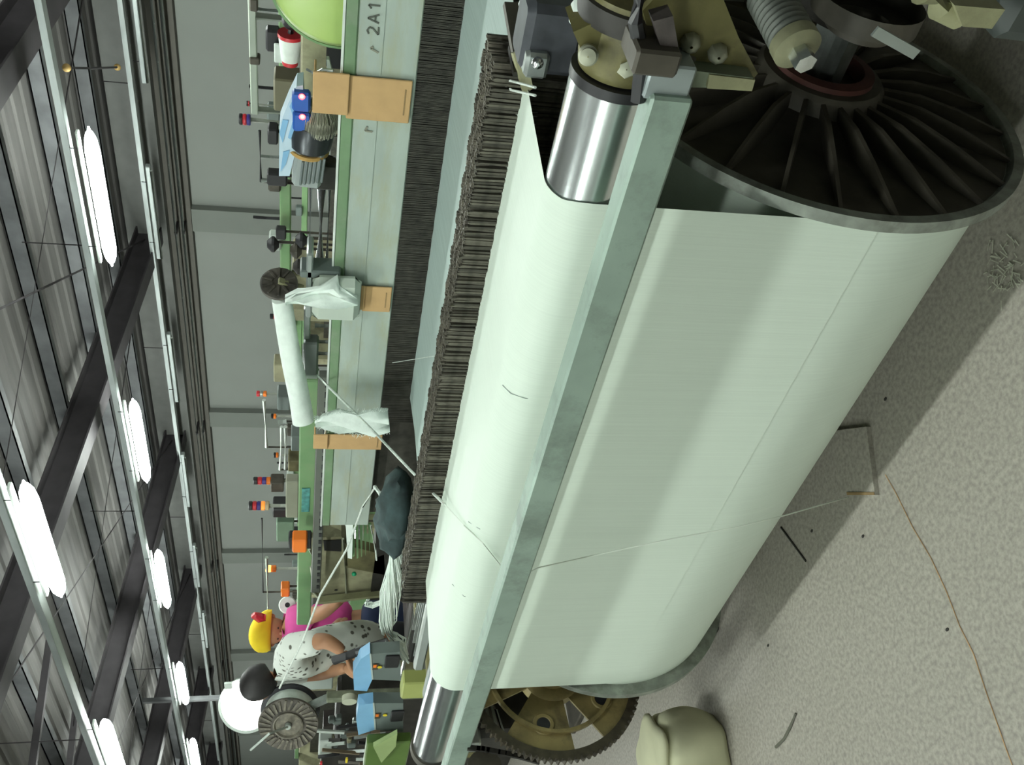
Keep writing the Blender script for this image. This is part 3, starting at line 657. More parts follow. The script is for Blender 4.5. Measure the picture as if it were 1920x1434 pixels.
# hanging cloths
def cloth(pix, Y, name, label, thick=.012, fringe=False):
    P = [at(x, y, Y=Y) for x, y in pix]; n = len(P)//2
    L, Rr = P[:n], P[n:][::-1]; mb = MB(); vs = []; fs = []; m_ = 8
    for a, c in zip(L, Rr):
        for j in range(m_+1):
            t = j/m_; q = a.lerp(c, t); q.y += .012*math.sin(t*9+a.z*40)+.006*math.sin(t*23); vs.append(q)
    N_ = len(vs)
    for q in list(vs): vs.append(q+Vector((0, thick, 0)))
    w_ = m_+1
    for k in range(n-1):
        for j in range(m_): a = k*w_+j; fs.append((a, a+1, a+w_+1, a+w_)); fs.append((N_+a+w_, N_+a+w_+1, N_+a+1, N_+a))
    for k in range(n-1):
        a = k*w_; fs.append((a, a+w_, N_+a+w_, N_+a)); a = k*w_+m_; fs.append((a+w_, a, N_+a, N_+a+w_))
    for j in range(m_): a = j; fs.append((a+1, a, N_+a, N_+a+1)); a = (n-1)*w_+j; fs.append((a, a+1, N_+a+1, N_+a))
    mb.add(vs, fs); o = mb.build(name, COTTON, None, True, 80); tag(o, label, 'cloth')
    if fringe:
        f = MB()
        for i in range(160):
            k = random.random(); e = random.choice((0, 1)); idx = k*(n-1); i0 = int(idx); row = (L if e == 0 else Rr)
            p = row[i0].lerp(row[i0+1], idx-i0); o2 = (row[i0]-(Rr if e == 0 else L)[i0]).normalized()
            f.tube([p, p+o2*random.uniform(.008, .02)+Vector((0, random.uniform(-.006, .006), random.uniform(-.012, .012)))], .0008, 3)
        g = f.build('fringe', COTTON, o, False); g['kind'] = 'stuff'
    return o
cloth([(534, 562), (560, 548), (600, 536), (633, 524), (636, 540), (670, 558), (671, 574), (636, 573), (600, 571), (560, 570), (540, 568), (536, 566)], 2.17, 'cloth', 'smooth white cloth draped from the reel over the pale hood')
cloth([(590, 790), (606, 780), (635, 775), (670, 774), (700, 772), (727, 773), (731, 806), (700, 814), (670, 813), (635, 808), (606, 800), (592, 795)], 2.12, 'cloth', 'fringed white cloth hanging over the panel beside the long cardboard strip', fringe=True)
# pale hood in front of the panel
hd = thing('hood', 'pale grey rounded hood on the panel under the draped cloth', 'machine cover', at(650, 560, Y=2.20))
p0_, p1_ = at(566, 512, Y=2.2), at(680, 590, Y=2.2)
cx = (at(640, 530, Y=2.2).x+at(640, 592, Y=2.2).x)/2
MB().bbox((cx, 2.205, (at(676, 560, Y=2.2).z+at(585, 560, Y=2.2).z)/2), .175, .05, at(585, 560, Y=2.2).z-at(676, 560, Y=2.2).z, .02).build('cover', mat('hood_paint', (.46, .52, .45), .5, 0, var=.08), hd)
MB().bbox((cx+.03, 2.26, at(580, 540, Y=2.26).z), .26, .09, .02, .005).build('top_plate', mat('hood_steel', (.34, .38, .36), .35, .5), hd)
MB().bbox((cx+.08, 2.25, at(600, 520, Y=2.25).z), .03, .07, .12, .005).build('side_bracket', GREYB, hd)
# rail with slide block running left from the hood
ra = thing('slide_rail', 'grey steel slide rail with block, running left behind the wrapped tube', 'rail', at(580, 640, Y=2.34))
a = at(573, 575, Y=2.34); c = at(577, 700, Y=2.34); z = (a.z+c.z)/2
MB().bbox(((a.x+c.x)/2, 2.34, z), a.x-c.x, .03, .022, .004).build('rail', STEEL, ra)
q = at(585, 665, Y=2.33); MB().bbox((q.x, 2.33, z-.015), .16, .05, .05, .006).build('slide_block', mat('dark_steel', (.16, .18, .17), .4, .5), ra)
q = at(585, 697, Y=2.33); MB().bbox((q.x, 2.33, z-.012), .02, .055, .06, .004).build('end_stop', LGREY, ra)
for x_ in (610, 640, 662): 
    q = at(590, x_, Y=2.34); MB().cyl(q, q-Vector((0, 0, .07)), .008, 8).build('stud', STEEL, ra)
# rope from the slide block across the loom and down to the floor
pts = [at(592, 700, Y=2.33), at(613, 722, Y=2.215), at(700, 808, Y=2.06), at(770, 882, Y=1.78), at(834, 946, Y=1.40)]
pts += [at(870, 985, Y=1.21), at(905, 1018, Y=1.155), at(940, 1062, Y=1.15), at(958, 1070, Y=1.10), at(985, 1076, Y=1.078), at(1010, 1064, Y=1.075)]
p = pts[-1]; e_ = at(1590, 932, Z=.01)
ra_ = (BY, BZ)
pts += [at(1100, 1044, Y=1.12), at(1250, 1012, Y=1.105), at(1380, 988, Y=1.11), at(1465, 968, Y=1.14), e_]
rp = MB().tube(pts[:5], .0042, 7)
r_o = rp.build('rope', ROPE); tag(r_o, 'taut white rope from the slide block down across the warp sheet', 'rope')
tag(MB().tube(pts[4:], .0016, 6).build('thread', mat('pale_thread', (.66, .72, .64), .9)), 'thin pale thread over the bar and down the beam to the floor slab', 'thread')
for i, (pp, lb) in enumerate(((((838, 1058), (848, 1095), (870, 1118), (925, 1124)), 'loose grey thread lying on the roller near its left end'), (((942, 722), (958, 738), (985, 747), (1045, 748)), 'loose grey thread lying on the middle of the roller'),
        (((872, 955), (878, 978), (900, 992)), 'short loose thread on the sheet left of the rope end'))):
    P = []
    for (x, y) in pp:
        # point on roller surface
        d_ = at(x, y, Y=1.0)-Vector((0, 0, CH)); o_ = Vector((0, 0, CH)); r = RR+.0045
        A = d_.y**2+d_.z**2; Bq = 2*(d_.y*(o_.y-RYc)+d_.z*(o_.z-RZc)); Cq = (o_.y-RYc)**2+(o_.z-RZc)**2-r*r; D = Bq*Bq-4*A*Cq
        if D > 0: P.append(o_+d_*((-Bq-math.sqrt(D))/(2*A)))
    if len(P) > 1: tag(MB().tube(P, .0009, 5).build('thread', THREAD), lb, 'thread', 'loose threads on the warp sheet')
tag(MB().tube([at(736, 680, Y=2.2), at(810, 668, Y=1.95), at(895, 655, Y=1.55)], .0011, 5).build('thread', ROPE), 'thin pale thread crossing the heddles to the drop wires', 'thread')

# yarn feeder at the right: grey ribbed motor, black drum, bristle cap, blue label with LEDs
fd = thing('weft_feeder', 'blue-topped weft feeder with black drum, white bristles and two red lights', 'yarn feeder', at(575, 240, Y=2.40))
FYd = 2.42
P = lambda x, y, dy=0: at(x, y, Y=FYd+dy)
axd = (P(592, 165)-P(572, 330)).normalized()
c0 = P(575, 318); 
def along(px0, py0, prof, n=28, name='p', m=LGREY, par=fd): return MB().lathe(P(px0, py0), axd, prof, n, True).build(name, m, par)
# motor body (ribbed)
rot = Matrix((axd, Vector((0, 1, 0)), axd.cross(Vector((0, 1, 0))))).transposed()
MB().bbox(P(578, 305), .13, .085, .085, .01, rot).build('motor_body', mat('feeder_grey', (.30, .34, .33), .5), fd)
for i in range(6):
    MB().bbox(P(566+8*i, 308-1*i)+Vector((0, -.045, 0)), .085, .008, .007, .002, rot).build('cooling_fin', mat('fin_grey', (.16, .19, .19), .5), fd, False)
along(578, 283, [(0, .055), (.006, .06), (.012, .055)], 28, 'orange_ring', mat('feeder_orange', (.62, .38, .12), .5))
along(581, 276, [(0, .05), (.01, .06), (.05, .064), (.085, .058), (.09, .045)], 32, 'drum', mat('black_drum', (.05, .055, .06), .3, .5))
along(592, 242, [(0, .045), (.02, .06), (.05, .058), (.075, .038)], 32, 'bristle_core', mat('bristle_dark', (.13, .13, .1), .8))
mb = MB(); C = P(592, 242); d_, s1, s2 = basis(axd)
for i in range(220):
    a = random.uniform(0, 2*PI); u = s1*math.cos(a)+s2*math.sin(a); h = random.uniform(0, .015)
    mb.tube([C+d_*h+u*.060, C+d_*(h+.045)+u*.060, C+d_*(h+.075)+u*.036], .0011, 3)
k = mb.build('bristles', mat('bristle', (.42, .42, .34), .8), fd, False); k['kind'] = 'stuff'
# top label housing (wedge)
tp = [P(523, 330, -.03), P(543, 330, -.03), P(571, 215, -.03), P(568, 160, -.03), P(556, 162, -.03), P(540, 195, -.03), P(524, 235, -.03)]
MB().prism(tp, (0, .07, 0)).build('top_housing', mat('white_housing', (.50, .64, .74), .4), fd, False)
for k_, pl in enumerate(([(524, 250), (530, 225), (541, 226), (530, 268)], [(531, 285), (543, 282), (536, 308), (526, 322)], [(543, 200), (552, 180), (560, 185), (550, 220)], [(545, 262), (556, 235), (548, 230), (540, 258)])):
    MB().prism([P(x, y, -.033) for x, y in pl], (0, .004, 0)).build('blue_stripe', BLUE, fd, False)
for k_, (x, y) in enumerate(((566, 181), (567, 219))):
    ho = MB().bbox(P(x-1, y+7, -.035), .06, .03, .05, .006).build('switch_block', DBLUE, fd)
    MB().lathe(P(x, y, -.052), (0, -1, 0), [(0, .0085), (.002, .0085)], 18, True).build('led_ring', LED, ho)
    MB().lathe(P(x, y, -.0555), (0, -1, 0), [(0, .004), (.001, .004)], 12, True).build('led_core', LEDC, ho)
MB().bbox(P(612, 325, .05), .10, .05, .10, .01).build('mount', DARK, fd)
MB().cyl(P(610, 300, .06), P(640, 300, .06), .02, 12).build('stem', DARK, fd)
tag(MB().tube([at(575, 130, Y=2.5), at(590, 138, Y=2.48), at(605, 130, Y=2.46), at(625, 132, Y=2.45)], .004, 6).build('wire_guide', STEEL), 'curved wire guide beside the feeder bristles', 'wire guide')
tag(MB().prism([at(612, 112, Y=2.5), at(617, 112, Y=2.5), at(624, 138, Y=2.5), at(613, 142, Y=2.5)], (0, .02, 0)).build('yarn_guide', LGREY, None, False), 'small pale yarn guide right of the feeder', 'yarn guide')
# green dome
gdm = thing('green_cover', 'light green rounded plastic cover at the right edge above the panel', 'machine cover', at(600, 0, Y=2.5))
c = at(640, -55, Y=2.5)
MB().lathe(c, (0, -1, 0), [(-.03, .16), (.0, .19), (.05, .185), (.075, .16), (.082, .02)], 40, True).build('shell', LGREEN, gdm, True, 60)
MB().lathe(c, (0, -1, 0), [(.060, .186), (.064, .186), (.064, .180), (.060, .180)], 40).build('seam', GREEN, gdm)
# white cone with red ends on a holder
cn = thing('yarn_cone', 'white yarn cone with red ends at the right in front of the wall', 'yarn cone', at(545, 88, Y=3.0))
a, c = at(545, 62, Y=3.0), at(544, 117, Y=3.0); d_ = c-a; L = d_.length
MB().lathe(a, d_, [(.01, .01), (.01, .040), (L-.01, .030), (L-.01, .01)], 28, True).build('yarn', COTTON, cn)
MB().lathe(a, d_, [(0, .01), (0, .042), (.012, .042), (.012, .01)], 28, True).build('base_ring', REDP, cn)
MB().lathe(a, d_, [(L-.012, .01), (L-.012, .028), (L+.006, .026), (L+.006, .01)], 28, True).build('tip', REDP, cn)
MB().cyl(a-d_*.8, a, .01, 8).build('spindle', BLACK, cn)
MB().ball(a-d_*.45, .035, .03, .03).build('holder', BLACK, cn)

# background machinery ------------------------------------------------
def post(o, x, y, z, r=.007):
    if z > .3: MB().cyl((x, y, z), (x, y, 0), r, 8).build('post', CAST, o)
def bx(name, label, cat, px, py, Y, w, h, d, m, group=None, bev=.006):
    p = at(px, py, Y=Y); o = tag(MB().bbox(p, w, d, h, bev).build(name, m), label, cat, group)
    if Y > 2.6: post(o, p.x, p.y+d*.3, p.z-h*.4)
    return o
# creel frame at the right: pale tube with two legs
cf = thing('creel_stand', 'pale tubular creel frame standing high at the right against the wall', 'frame', (at(480, 110, Y=3.6).x, 3.6, 0))
a, c = at(474, -20, Y=3.6), at(476, 212, Y=3.6); z = (a.z+c.z)/2
MB().bbox(((a.x+c.x)/2, 3.6, z), a.x-c.x, .03, .03, .004).build('top_tube', mat('pale_green_tube', (.40, .46, .38), .5), cf)
for y_ in (30, 205):
    p = at(480, y_, Y=3.6); MB().cyl((p.x, 3.6, z), (p.x, 3.6, 0), .014, 10).build('leg', mat('pale_green_tube', (.4, .46, .38)), cf)
MB().bbox(at(478, 110, Y=3.6), .03, .05, .04, .004).build('joint_clamp', CAST, cf)
MB().bbox(at(476, 5, Y=3.6), .05, .05, .03, .004).build('dark_clamp', CAST, cf)
# second loom beyond, at right (green beam visible over the shafts)
def far_loom(x0, x1, Y, ztop, label, body=True, col=GREEN):
    o = thing('loom', label, 'loom', ((x0+x1)/2, Y, 0), 'looms standing beyond the first one')
    MB().bbox(((x0+x1)/2, Y, ztop-.03), abs(x1-x0), .08, .055, .006).build('top_beam', col, o)
    for X in (x0, x1):
        MB().bbox((X, Y, ztop/2-.03), .08, .6, ztop-.06, .01).build('side_frame', KHAKI, o)
        MB().bbox((X, Y-.1, .03), .16, .9, .06, .01).build('foot', CAST, o)
    MB().box((min(x0, x1)+.05, Y-.15, .45), (max(x0, x1)-.05, Y-.10, .9)).build('breast_panel', col, o, False)
    MB().box((min(x0, x1)+.05, Y+.02, .85), (max(x0, x1)-.05, Y+.06, 1.25)).build('heddle_band', HEDD, o, False)
    MB().cyl((x0, Y-.35, .5), (x1, Y-.35, .5), .22, 32).build('beam', BEAMYARN, o)
    MB().cyl((x0, Y-.45, .95), (x1, Y-.45, .95), .05, 20).build('roller', CHROME, o)
    for k in range(4):
        X = x0+(x1-x0)*(k+.6)/4.4
        MB().bbox((X, Y-.05, ztop+.02), .10, .06, .06, .008).build('feeder', [BLACK, GREYB, CAST, LGREY][k], o)
        MB().cyl((X+.1, Y, ztop), (X+.1, Y, ztop+.09+.04*(k % 2)), .009, 8).build('guide_post', [STEEL, BLACK][k % 2], o)
    return o
a, c = at(528, -30, Y=4.0), at(530, 520, Y=4.0); far_loom(a.x, c.x, 4.0, (at(520, 0, Y=4).z+at(526, 500, Y=4).z)/2, 'green loom beyond the polished shafts, nearest of those behind')
far_loom(-4.4, -7.0, 5.0, 1.50, 'green loom behind the wrapped tube, half hidden')
far_loom(-7.6, -10.2, 5.4, 1.46, 'green loom behind the stacked signal lamps')
far_loom(-10.9, -13.6, 5.4, 1.46, 'green loom farthest left, behind the workers')
far_loom(-4.6, -7.4, 7.4, 1.50, 'green loom by the back wall, right one')
far_loom(-8.2, -11.2, 7.4, 1.50, 'green loom by the back wall, middle one')
far_loom(-12.2, -15.2, 7.4, 1.50, 'green loom by the back wall, left one')
# signal lamps
def stack_light(px0, px1, py, Y, r, label, cols, pole=None, lit=None):
    a, c = at(px0, py, Y=Y), at(px1, py, Y=Y); n = len(cols); x = (a.x+c.x)/2
    o = thing('signal_lamp', label, 'signal lamp', (x, Y, c.z), 'stacked signal lamps on the looms')
    for i, m in enumerate(cols):
        z1 = a.z+(c.z-a.z)*i/n; z0 = a.z+(c.z-a.z)*(i+1)/n
        MB().lathe((x, Y, z0), (0, 0, 1), [(0, r*.85), (.004, r), (z1-z0-.003, r), (z1-z0, r*.85)], 18, True).build('lens' if m not in (BLACK, LGREY) else 'cap', m, o)
    MB().cyl((x, Y, c.z), (x, Y, c.z-(pole or .12)), r*.45, 10).build('pole', mat('pale_pole', (.45, .48, .42), .5), o); MB().cyl((x, Y, c.z-(pole or .12)), (x, Y, 0), r*.3, 8).build('lower_pole', mat('pale_pole', (.45, .48, .42), .5), o)
    return o
VIO = mat('violet_lens', (.05, .04, .22), .3)
stack_light(466, 505, 948, 3.2, .026, 'largest signal lamp, red blue and orange with tan base', [BLACK, REDP, VIO, mat('amber_dim', (1, .35, .05), emit=(1, .3, .05), estr=.5), mat('tan_base', (.5, .4, .25))])
stack_light(475, 508, 901, 3.6, .024, 'signal lamp right of the largest one, its red blue and orange dimmer', [BLACK, REDP, VIO, ORANGE])
stack_light(448, 470, 224, 3.6, .024, 'signal lamp at the right, red and blue, above the feeder', [BLACK, REDP, VIO], .3)
stack_light(462, 468, 194, 3.7, .012, 'small red signal lamp behind the creel frame end', [BLACK, REDP], .2)
stack_light(481, 500, 738, 4.4, .020, 'small red and orange signal lamp above the white rod', [REDP, STEEL, ORANGE])
stack_light(508, 518, 780, 4.4, .018, 'tiny orange signal lamp near the wrapped tube end', [BLACK, ORANGE])
stack_light(513, 522, 853, 4.0, .018, 'tiny orange signal lamp left of the white pipe', [BLACK, ORANGE])
stack_light(498, 518, 1066, 3.3, .022, 'glowing amber signal lamp, the only one shining', [AMB, ORANGE], .15)
stack_light(506, 520, 593, 4.2, .016, 'tiny red signal lamp behind the wrapped tube', [BLACK, REDP], .3)
# white rods, dark rods, poles
def rod(p0, p1, Y, r, m, name, label, cat, Y2=None):
    o = tag(MB().cyl(at(*p0, Y=Y), at(*p1, Y=Y2 or Y), r, 10).build(name, m), label, cat); q = at(*p1, Y=Y2 or Y); post(o, q.x, q.y, q.z, .006); return o
rod((495, 750), (500, 838), 4.0, .012, mat('white_pole', (.7, .75, .7), .5), 'white_rod', 'white horizontal rod against the wall above the wrapped tube end', 'rod')
rod((491, 972), (493, 1110), 3.4, .006, BLACK, 'dark_rod', 'thin dark rod at head height left of the signal lamps', 'rod')
rod((487, 245), (489, 340), 3.4, .006, BLACK, 'dark_rod', 'thin dark rod at the right above the feeder', 'rod')
rod((490, 338), (530, 338), 3.4, .012, LGREY, 'post', 'short pale post under the thin dark rod at the right', 'post')
rod((500, 1045), (503, 1175), 3.2, .011, mat('pale_green_tube', (.4, .46, .38)), 'pale_rod', 'pale green tube behind the yellow cap', 'rod')
rod((522, 792), (538, 790), 3.6, .015, LGREY, 'pipe_elbow', 'white pipe end above the green beam', 'pipe')
rod((528, 800), (525, 880), 3.6, .010, mat('white_pole', (.7, .75, .7)), 'white_pipe', 'upper white pipe above the green beam', 'pipe')
rod((535, 800), (535, 878), 3.6, .012, mat('white_pole', (.7, .75, .7)), 'white_pipe', 'lower white pipe above the green beam', 'pipe')
bx('motor', 'black motor above the green beam under the white pipes', 'motor', 556, 820, 3.5, .13, .06, .1, GREYB)
bx('motor', 'olive motor above the green beam, middle', 'motor', 552, 862, 3.5, .10, .07, .1, mat('khaki_dark', (.12, .11, .05)))
bx('control_box', 'grey control box behind the wrapped tube middle', 'control box', 532, 690, 4.2, .16, .12, .1, KHAKI)
bx('control_box', 'dark control box just above the wrapped tube end', 'control box', 532, 745, 4.3, .13, .08, .12, GREYB)
bx('control_box', 'dark box behind the second signal lamp', 'control box', 520, 905, 3.6, .09, .08, .08, CAST)
bx('control_box', 'dark box under the largest signal lamp', 'control box', 525, 950, 3.3, .08, .08, .1, BLACK)
bx('control_box', 'grey green box left of the largest signal lamp', 'control box', 535, 985, 3.3, .20, .10, .1, mat('sage', (.16, .25, .17), .6))
bx('cover_plate', 'tan grey cover plate above the green beam end', 'machine cover', 548, 930, 3.2, .34, .07, .06, mat('taupe', (.28, .29, .22), .6))
bx('dobby_unit', 'khaki machine head behind the green cover', 'machine head', 615, 85, 2.75, .34, .16, .10, KHAKI)
bx('dobby_unit', 'black slot plate behind the green cover', 'machine head', 628, 92, 2.70, .12, .05, .03, BLACK)
bx('dobby_unit', 'brown machine head between creel frame and feeder', 'machine head', 548, 168, 3.2, .13, .13, .10, mat('brownish', (.16, .15, .09), .6))
bx('red_strip', 'long faded red strip beside the yarn cone', 'strip', 578, 90, 2.9, .35, .018, .03, mat('faded_red', (.36, .12, .08), .6))
bx('side_rail', 'dark rail beneath the yarn cone', 'rail', 567, 95, 3.1, .40, .018, .05, CAST)
bx('switch', 'dark knob cluster at the right above the feeder top', 'switch', 512, 250, 3.3, .07, .04, .06, BLACK)
bx('bracket', 'black bracket left of the feeder top', 'bracket', 520, 332, 3.3, .06, .08, .05, BLACK)
bx('white_label', 'white label on the green beam behind the cone', 'label', 527, 100, 3.9, .09, .06, .01, COTTON)
bx('clip_box', 'small black and white clip on the green beam near the shafts', 'clip', 527, 436, 3.88, .07, .05, .04, BLACK)
for i, (px_, py_) in enumerate(((512, 458), (555, 470), (565, 450), (560, 500))):
    bx('weft_feeder', 'dark weft feeder head behind the shafts, %s' % ['above the green beam', 'below the green beam', 'rightmost below the beam', 'nearest the reel'][i], 'yarn feeder', px_, py_, 3.3, .075, .05, .06, [BLACK, CAST, BLACK, DARK][i], 'feeder heads behind the shafts', .02)
# orange spool and bobbins
sp_ = thing('spool', 'bright orange spool with black ends on the green beam', 'spool', at(562, 1015, Y=2.45))
a, c = at(548, 1015, Y=2.45), at(576, 1015, Y=2.45)
MB().bbox((a.x, 2.45, (a.z+c.z)/2), .10, .06, a.z-c.z, .006).build('orange_body', ORANGE, sp_)
MB().bbox((a.x, 2.46, (at(541, 1015, Y=2.46).z+at(584, 1015, Y=2.46).z)/2), .085, .05, at(541, 1015, Y=2.46).z-at(584, 1015, Y=2.46).z, .006).build('black_core', BLACK, sp_)
bx('orange_box', 'small orange box near the white bobbin', 'box', 535, 1104, 3.0, .09, .05, .06, ORANGE)
bo = thing('bobbin', 'white ring-shaped bobbin facing the camera above the workers', 'bobbin', at(539, 1134, Y=3.0))
dcam = (Vector((0, 0, CH))-at(539, 1134, Y=3.0)).normalized()
MB().lathe(at(539, 1134, Y=3.0), dcam, [(-.04, .015), (-.04, .04), (0, .052), (.012, .046), (.012, .015), (-.04, .015)], 30).build('yarn', COTTON, bo)
MB().lathe(at(539, 1134, Y=3.0), dcam, [(.0, .002), (.0, .016), (.003, .016), (.003, .002)], 16, True).build('core', BLACK, bo)
# khaki head at the left end of the loom
kh = thing('dobby_unit', 'khaki cast machine head with pale ribs and holes at the left end', 'machine head', (at(640, 1070, Y=2.55).x, 2.55, 0))
KY = 2.55
def pp(l, dy=0, Y=KY): return [at(x, y, Y=Y+dy) for x, y in l]
MB().prism(pp([(583, 1008), (640, 1006), (650, 1022), (648, 1060), (720, 1075), (720, 1118), (600, 1125), (585, 1105), (583, 1060), (592, 1045), (580, 1030)]), (0, .12, 0)).build('casting', KHAKI, kh, False)
for l in ([(583, 1062), (586, 1108), (600, 1124)], [(643, 1010), (650, 1112)], [(580, 1030), (594, 1058)]):
    MB().tube(pp(l, -.01), .006, 8).build('rib', mat('pale_rib', (.5, .52, .4), .5), kh)
MB().prism(pp([(606, 1014), (640, 1012), (640, 1034), (608, 1032)], -.004), (0, .006, 0)).build('slot', BLACK, kh, False)
for q in ((590, 1016), (592, 1026), (596, 1076), (597, 1092), (598, 1108), (630, 1106)): MB().lathe(at(*q, Y=KY-.002), (0, -1, 0), [(0, .008), (.002, .008)], 12, True).build('bolt_hole', BLACK, kh)
MB().bar(at(596, 1126, Y=KY-.03), at(716, 1112, Y=KY-.03), .02, .035, (0, 1, 0)).build('lower_flange', OLIVEL, kh, False)
MB().prism(pp([(650, 1022), (720, 1040), (722, 1078), (652, 1064)], -.02), (0, .05, 0)).build('side_plate', mat('khaki_dark', (.12, .11, .05)), kh, False)
MB().ball(at(664, 1076, Y=KY-.04), .012).build('green_knob', mat('green_knob', (.02, .4, .18), .4), kh)
MB().box((at(640, 1120, Y=KY).x, KY-.02, 0), (at(640, 1020, Y=KY).x, KY+.14, 1.05)).build('pedestal', DARK, kh, False)
# fan of heddle frame ends left of the panel
fe = thing("harness_rods", 'green and white ends of the harness frames fanned left of the panel', 'harness frame', at(675, 1010, Y=2.3))
for i in range(6):
    x0p = 650+8*i
    pl = [(x0p, 983), (x0p+6, 983), (x0p+8-i, 1045-3*abs(i-2)), (x0p+3, 1048-3*abs(i-2))] if i else [(648, 983), (662, 983), (660, 1048), (652, 1046)]
    MB().prism([at(x, y, Y=2.28+.02*i) for x, y in pl], (0, .01, 0)).build('frame_end', mat('white_end', (.82, .9, .84), .5) if i == 0 else GREEN, fe, False)
MB().tube([at(695, 985, Y=2.26), at(704, 1030, Y=2.26), at(706, 1050, Y=2.26)], .004, 6).build('wire', ROPE, fe)
# dark net bag on the loom
mb = MB(); c = at(748, 962, Y=1.98)
rings = []
for k in range(15):
    t = k/14; xx = c.x+.20-.42*t; r = .02+.075*math.sin(PI*min(1, t*1.05))**.7
    rings.append([Vector((xx, c.y+.02*math.sin(k), c.z+.012))+Vector((random.uniform(-.006, .006), math.cos(a*2*PI/18)*r*1.2*(1+.14*math.sin(a*1.7+k)), math.sin(a*2*PI/18)*r*.75*(1+.16*math.sin(a*2.3+k*1.1)))) for a in range(18)])
mb.loft(rings); bag = mb.build('net_bag', NET, None, True, 70); tag(bag, 'crumpled dark net bag lying on the warp at the left', 'bag')
# white yarn bunch: strands from the harness end, over the bag, to the left
def bunch(name, label, pts, r, n, m=COTTON, cat='yarn bundle', spread=.01, r0=.003):
    o = thing(name, label, cat, pts[0]); 
    for i in range(n):
        ph = random.uniform(0, 6.28); rr = random.uniform(.2, 1)
        P = [p+Vector((math.cos(ph+k)*.3, math.cos(ph+k*.7), math.sin(ph+k*.7)))*(spread*rr*(w if isinstance(r, list) else 1)) for k, (p, w) in enumerate(zip(pts, r if isinstance(r, list) else [1]*len(pts)))]
        MB().tube(P, r0, 6).build('strand', m, o)
    return o
bunch('yarn_bundle', 'white yarn bundle looping from the panel end over the dark bag', [at(702, 912, Y=2.10), at(712, 925, Y=2.06), at(722, 958, Y=2.02), at(733, 985, Y=1.98), at(742, 1005, Y=1.95)], [.5, .6, 1, 1, .6], 8, spread=.012)
bunch('yarn_bundle', 'thick flat bundle of white warp ends pulled left of the bag', [at(742, 1000, Y=1.95), at(744, 1030, Y=1.95), at(742, 1070, Y=1.95), at(733, 1110, Y=1.96), at(727, 1160, Y=1.98), at(724, 1180, Y=2.0)], [.6, 1.2, 2.0, 2.1, 1.9, 1.4], 70, spread=.020, r0=.0024)
bunch('yarn_bundle', 'knotted white yarn ends hanging like a hand at the left', [at(724, 1178, Y=2.0), at(738, 1190, Y=1.98), at(752, 1205, Y=1.96), at(758, 1232, Y=1.95)], [.8, 1.4, 1.7, 1.9], 16, spread=.018, r0=.004)
bunch('yarn_bundle', 'small white yarn tuft behind the knotted ends', [at(692, 1128, Y=2.1), at(690, 1132, Y=2.1), at(700, 1134, Y=2.1), at(722, 1126, Y=2.1)], [1, 1.2, 1, .6], 8, spread=.012, r0=.004)
tag(MB().tube([at(742, 1000, Y=1.95), at(765, 1015, Y=1.90), at(772, 1022, Y=1.88)], .004, 6).build('thread', ROPE), 'short white cord hanging off the dark bag', 'thread')
tag(MB().tube([at(704, 912, Y=2.1), at(680, 950, Y=2.1), at(650, 1030, Y=2.08), at(600, 1115, Y=2.0), at(568, 1200, Y=1.95), at(524, 1290, Y=1.96)], .0042, 7).build('rope', ROPE), 'long white rope from the panel end up to the big reel', 'rope')

# big reel on a stand at the lower left
RY = 2.0
rr_ = thing('yarn_reel', 'big dark ribbed reel wound with white yarn at the lower left', 'reel', at(540, 1340, Y=RY))
c1 = at(541, 1355, Y=RY); axr = Vector((.43, -.72, .05)).normalized()
d_, s1, s2 = basis(axr)
RRd = .143
MB().lathe(c1, axr, [(0, .02), (0, RRd), (.008, RRd+.002), (.016, RRd), (.016, .02)], 56, True).build('front_flange', REELM, rr_)
MB().lathe(c1, -axr, [(.0, .05), (.0, .122), (.10, .122), (.10, .05)], 48).build('wound_yarn', COTTON, rr_)
MB().lathe(c1-axr*.10, -axr, [(0, .02), (0, RRd), (.008, RRd+.002), (.016, RRd), (.016, .02)], 56, True).build('rear_flange', mat('reel_back', (.03, .03, .035), .5), rr_)
for i in range(28):
    a = i*2*PI/28; u = s1*math.cos(a)+s2*math.sin(a); v = s1*math.cos(a+.12)+s2*math.sin(a+.12)
    MB().bar(c1+u*.085+axr*.018, c1+v*.138+axr*.018, .010, .008, axr).build('rib', mat('reel_rib', (.17, .155, .12), .6, .1, var=.5, scale=40), rr_, False)
MB().lathe(c1+axr*.016, axr, [(0, .072), (.010, .072), (.012, .066), (.002, .060), (.002, .02)], 40).build('hub_ring', mat('reel_rib', (.17, .155, .12)), rr_)
MB().lathe(c1+axr*.016, axr, [(0, .014), (.02, .014), (.022, .008)], 20, True).build('hub_nut', LGREY, rr_)
MB().tube([c1+axr*.030, at(505, 1375, Y=RY-.12), at(470, 1406, Y=RY-.14)], .0055, 8).build('crank_wire', LGREY, rr_)
st = thing('reel_stand', 'greenish steel stand post carrying the big reel', 'stand', (at(700, 1308, Y=1.98).x, 2.1, 0))
p = at(620, 1306, Y=2.06)
MB().bbox((p.x, 2.06, p.z/2+.02), .045, .045, p.z, .005).build('post', mat('grimy_green', (.17, .19, .13), .6, .1, var=.35, scale=20), st)
MB().bar((p.x, 2.06, p.z), c1-axr*.06, .03, .03).build('arm', STEEL, st, False)
MB().lathe(at(655, 1305, Y=2.03), (0, -1, 0), [(0, .02), (0, .035), (.03, .035), (.03, .012)], 20, True).build('clamp', mat('pale_rib', (.5, .52, .4)), st)
MB().bbox((p.x, 2.06, .015), .35, .35, .03, .006).build('base_plate', CAST, st)
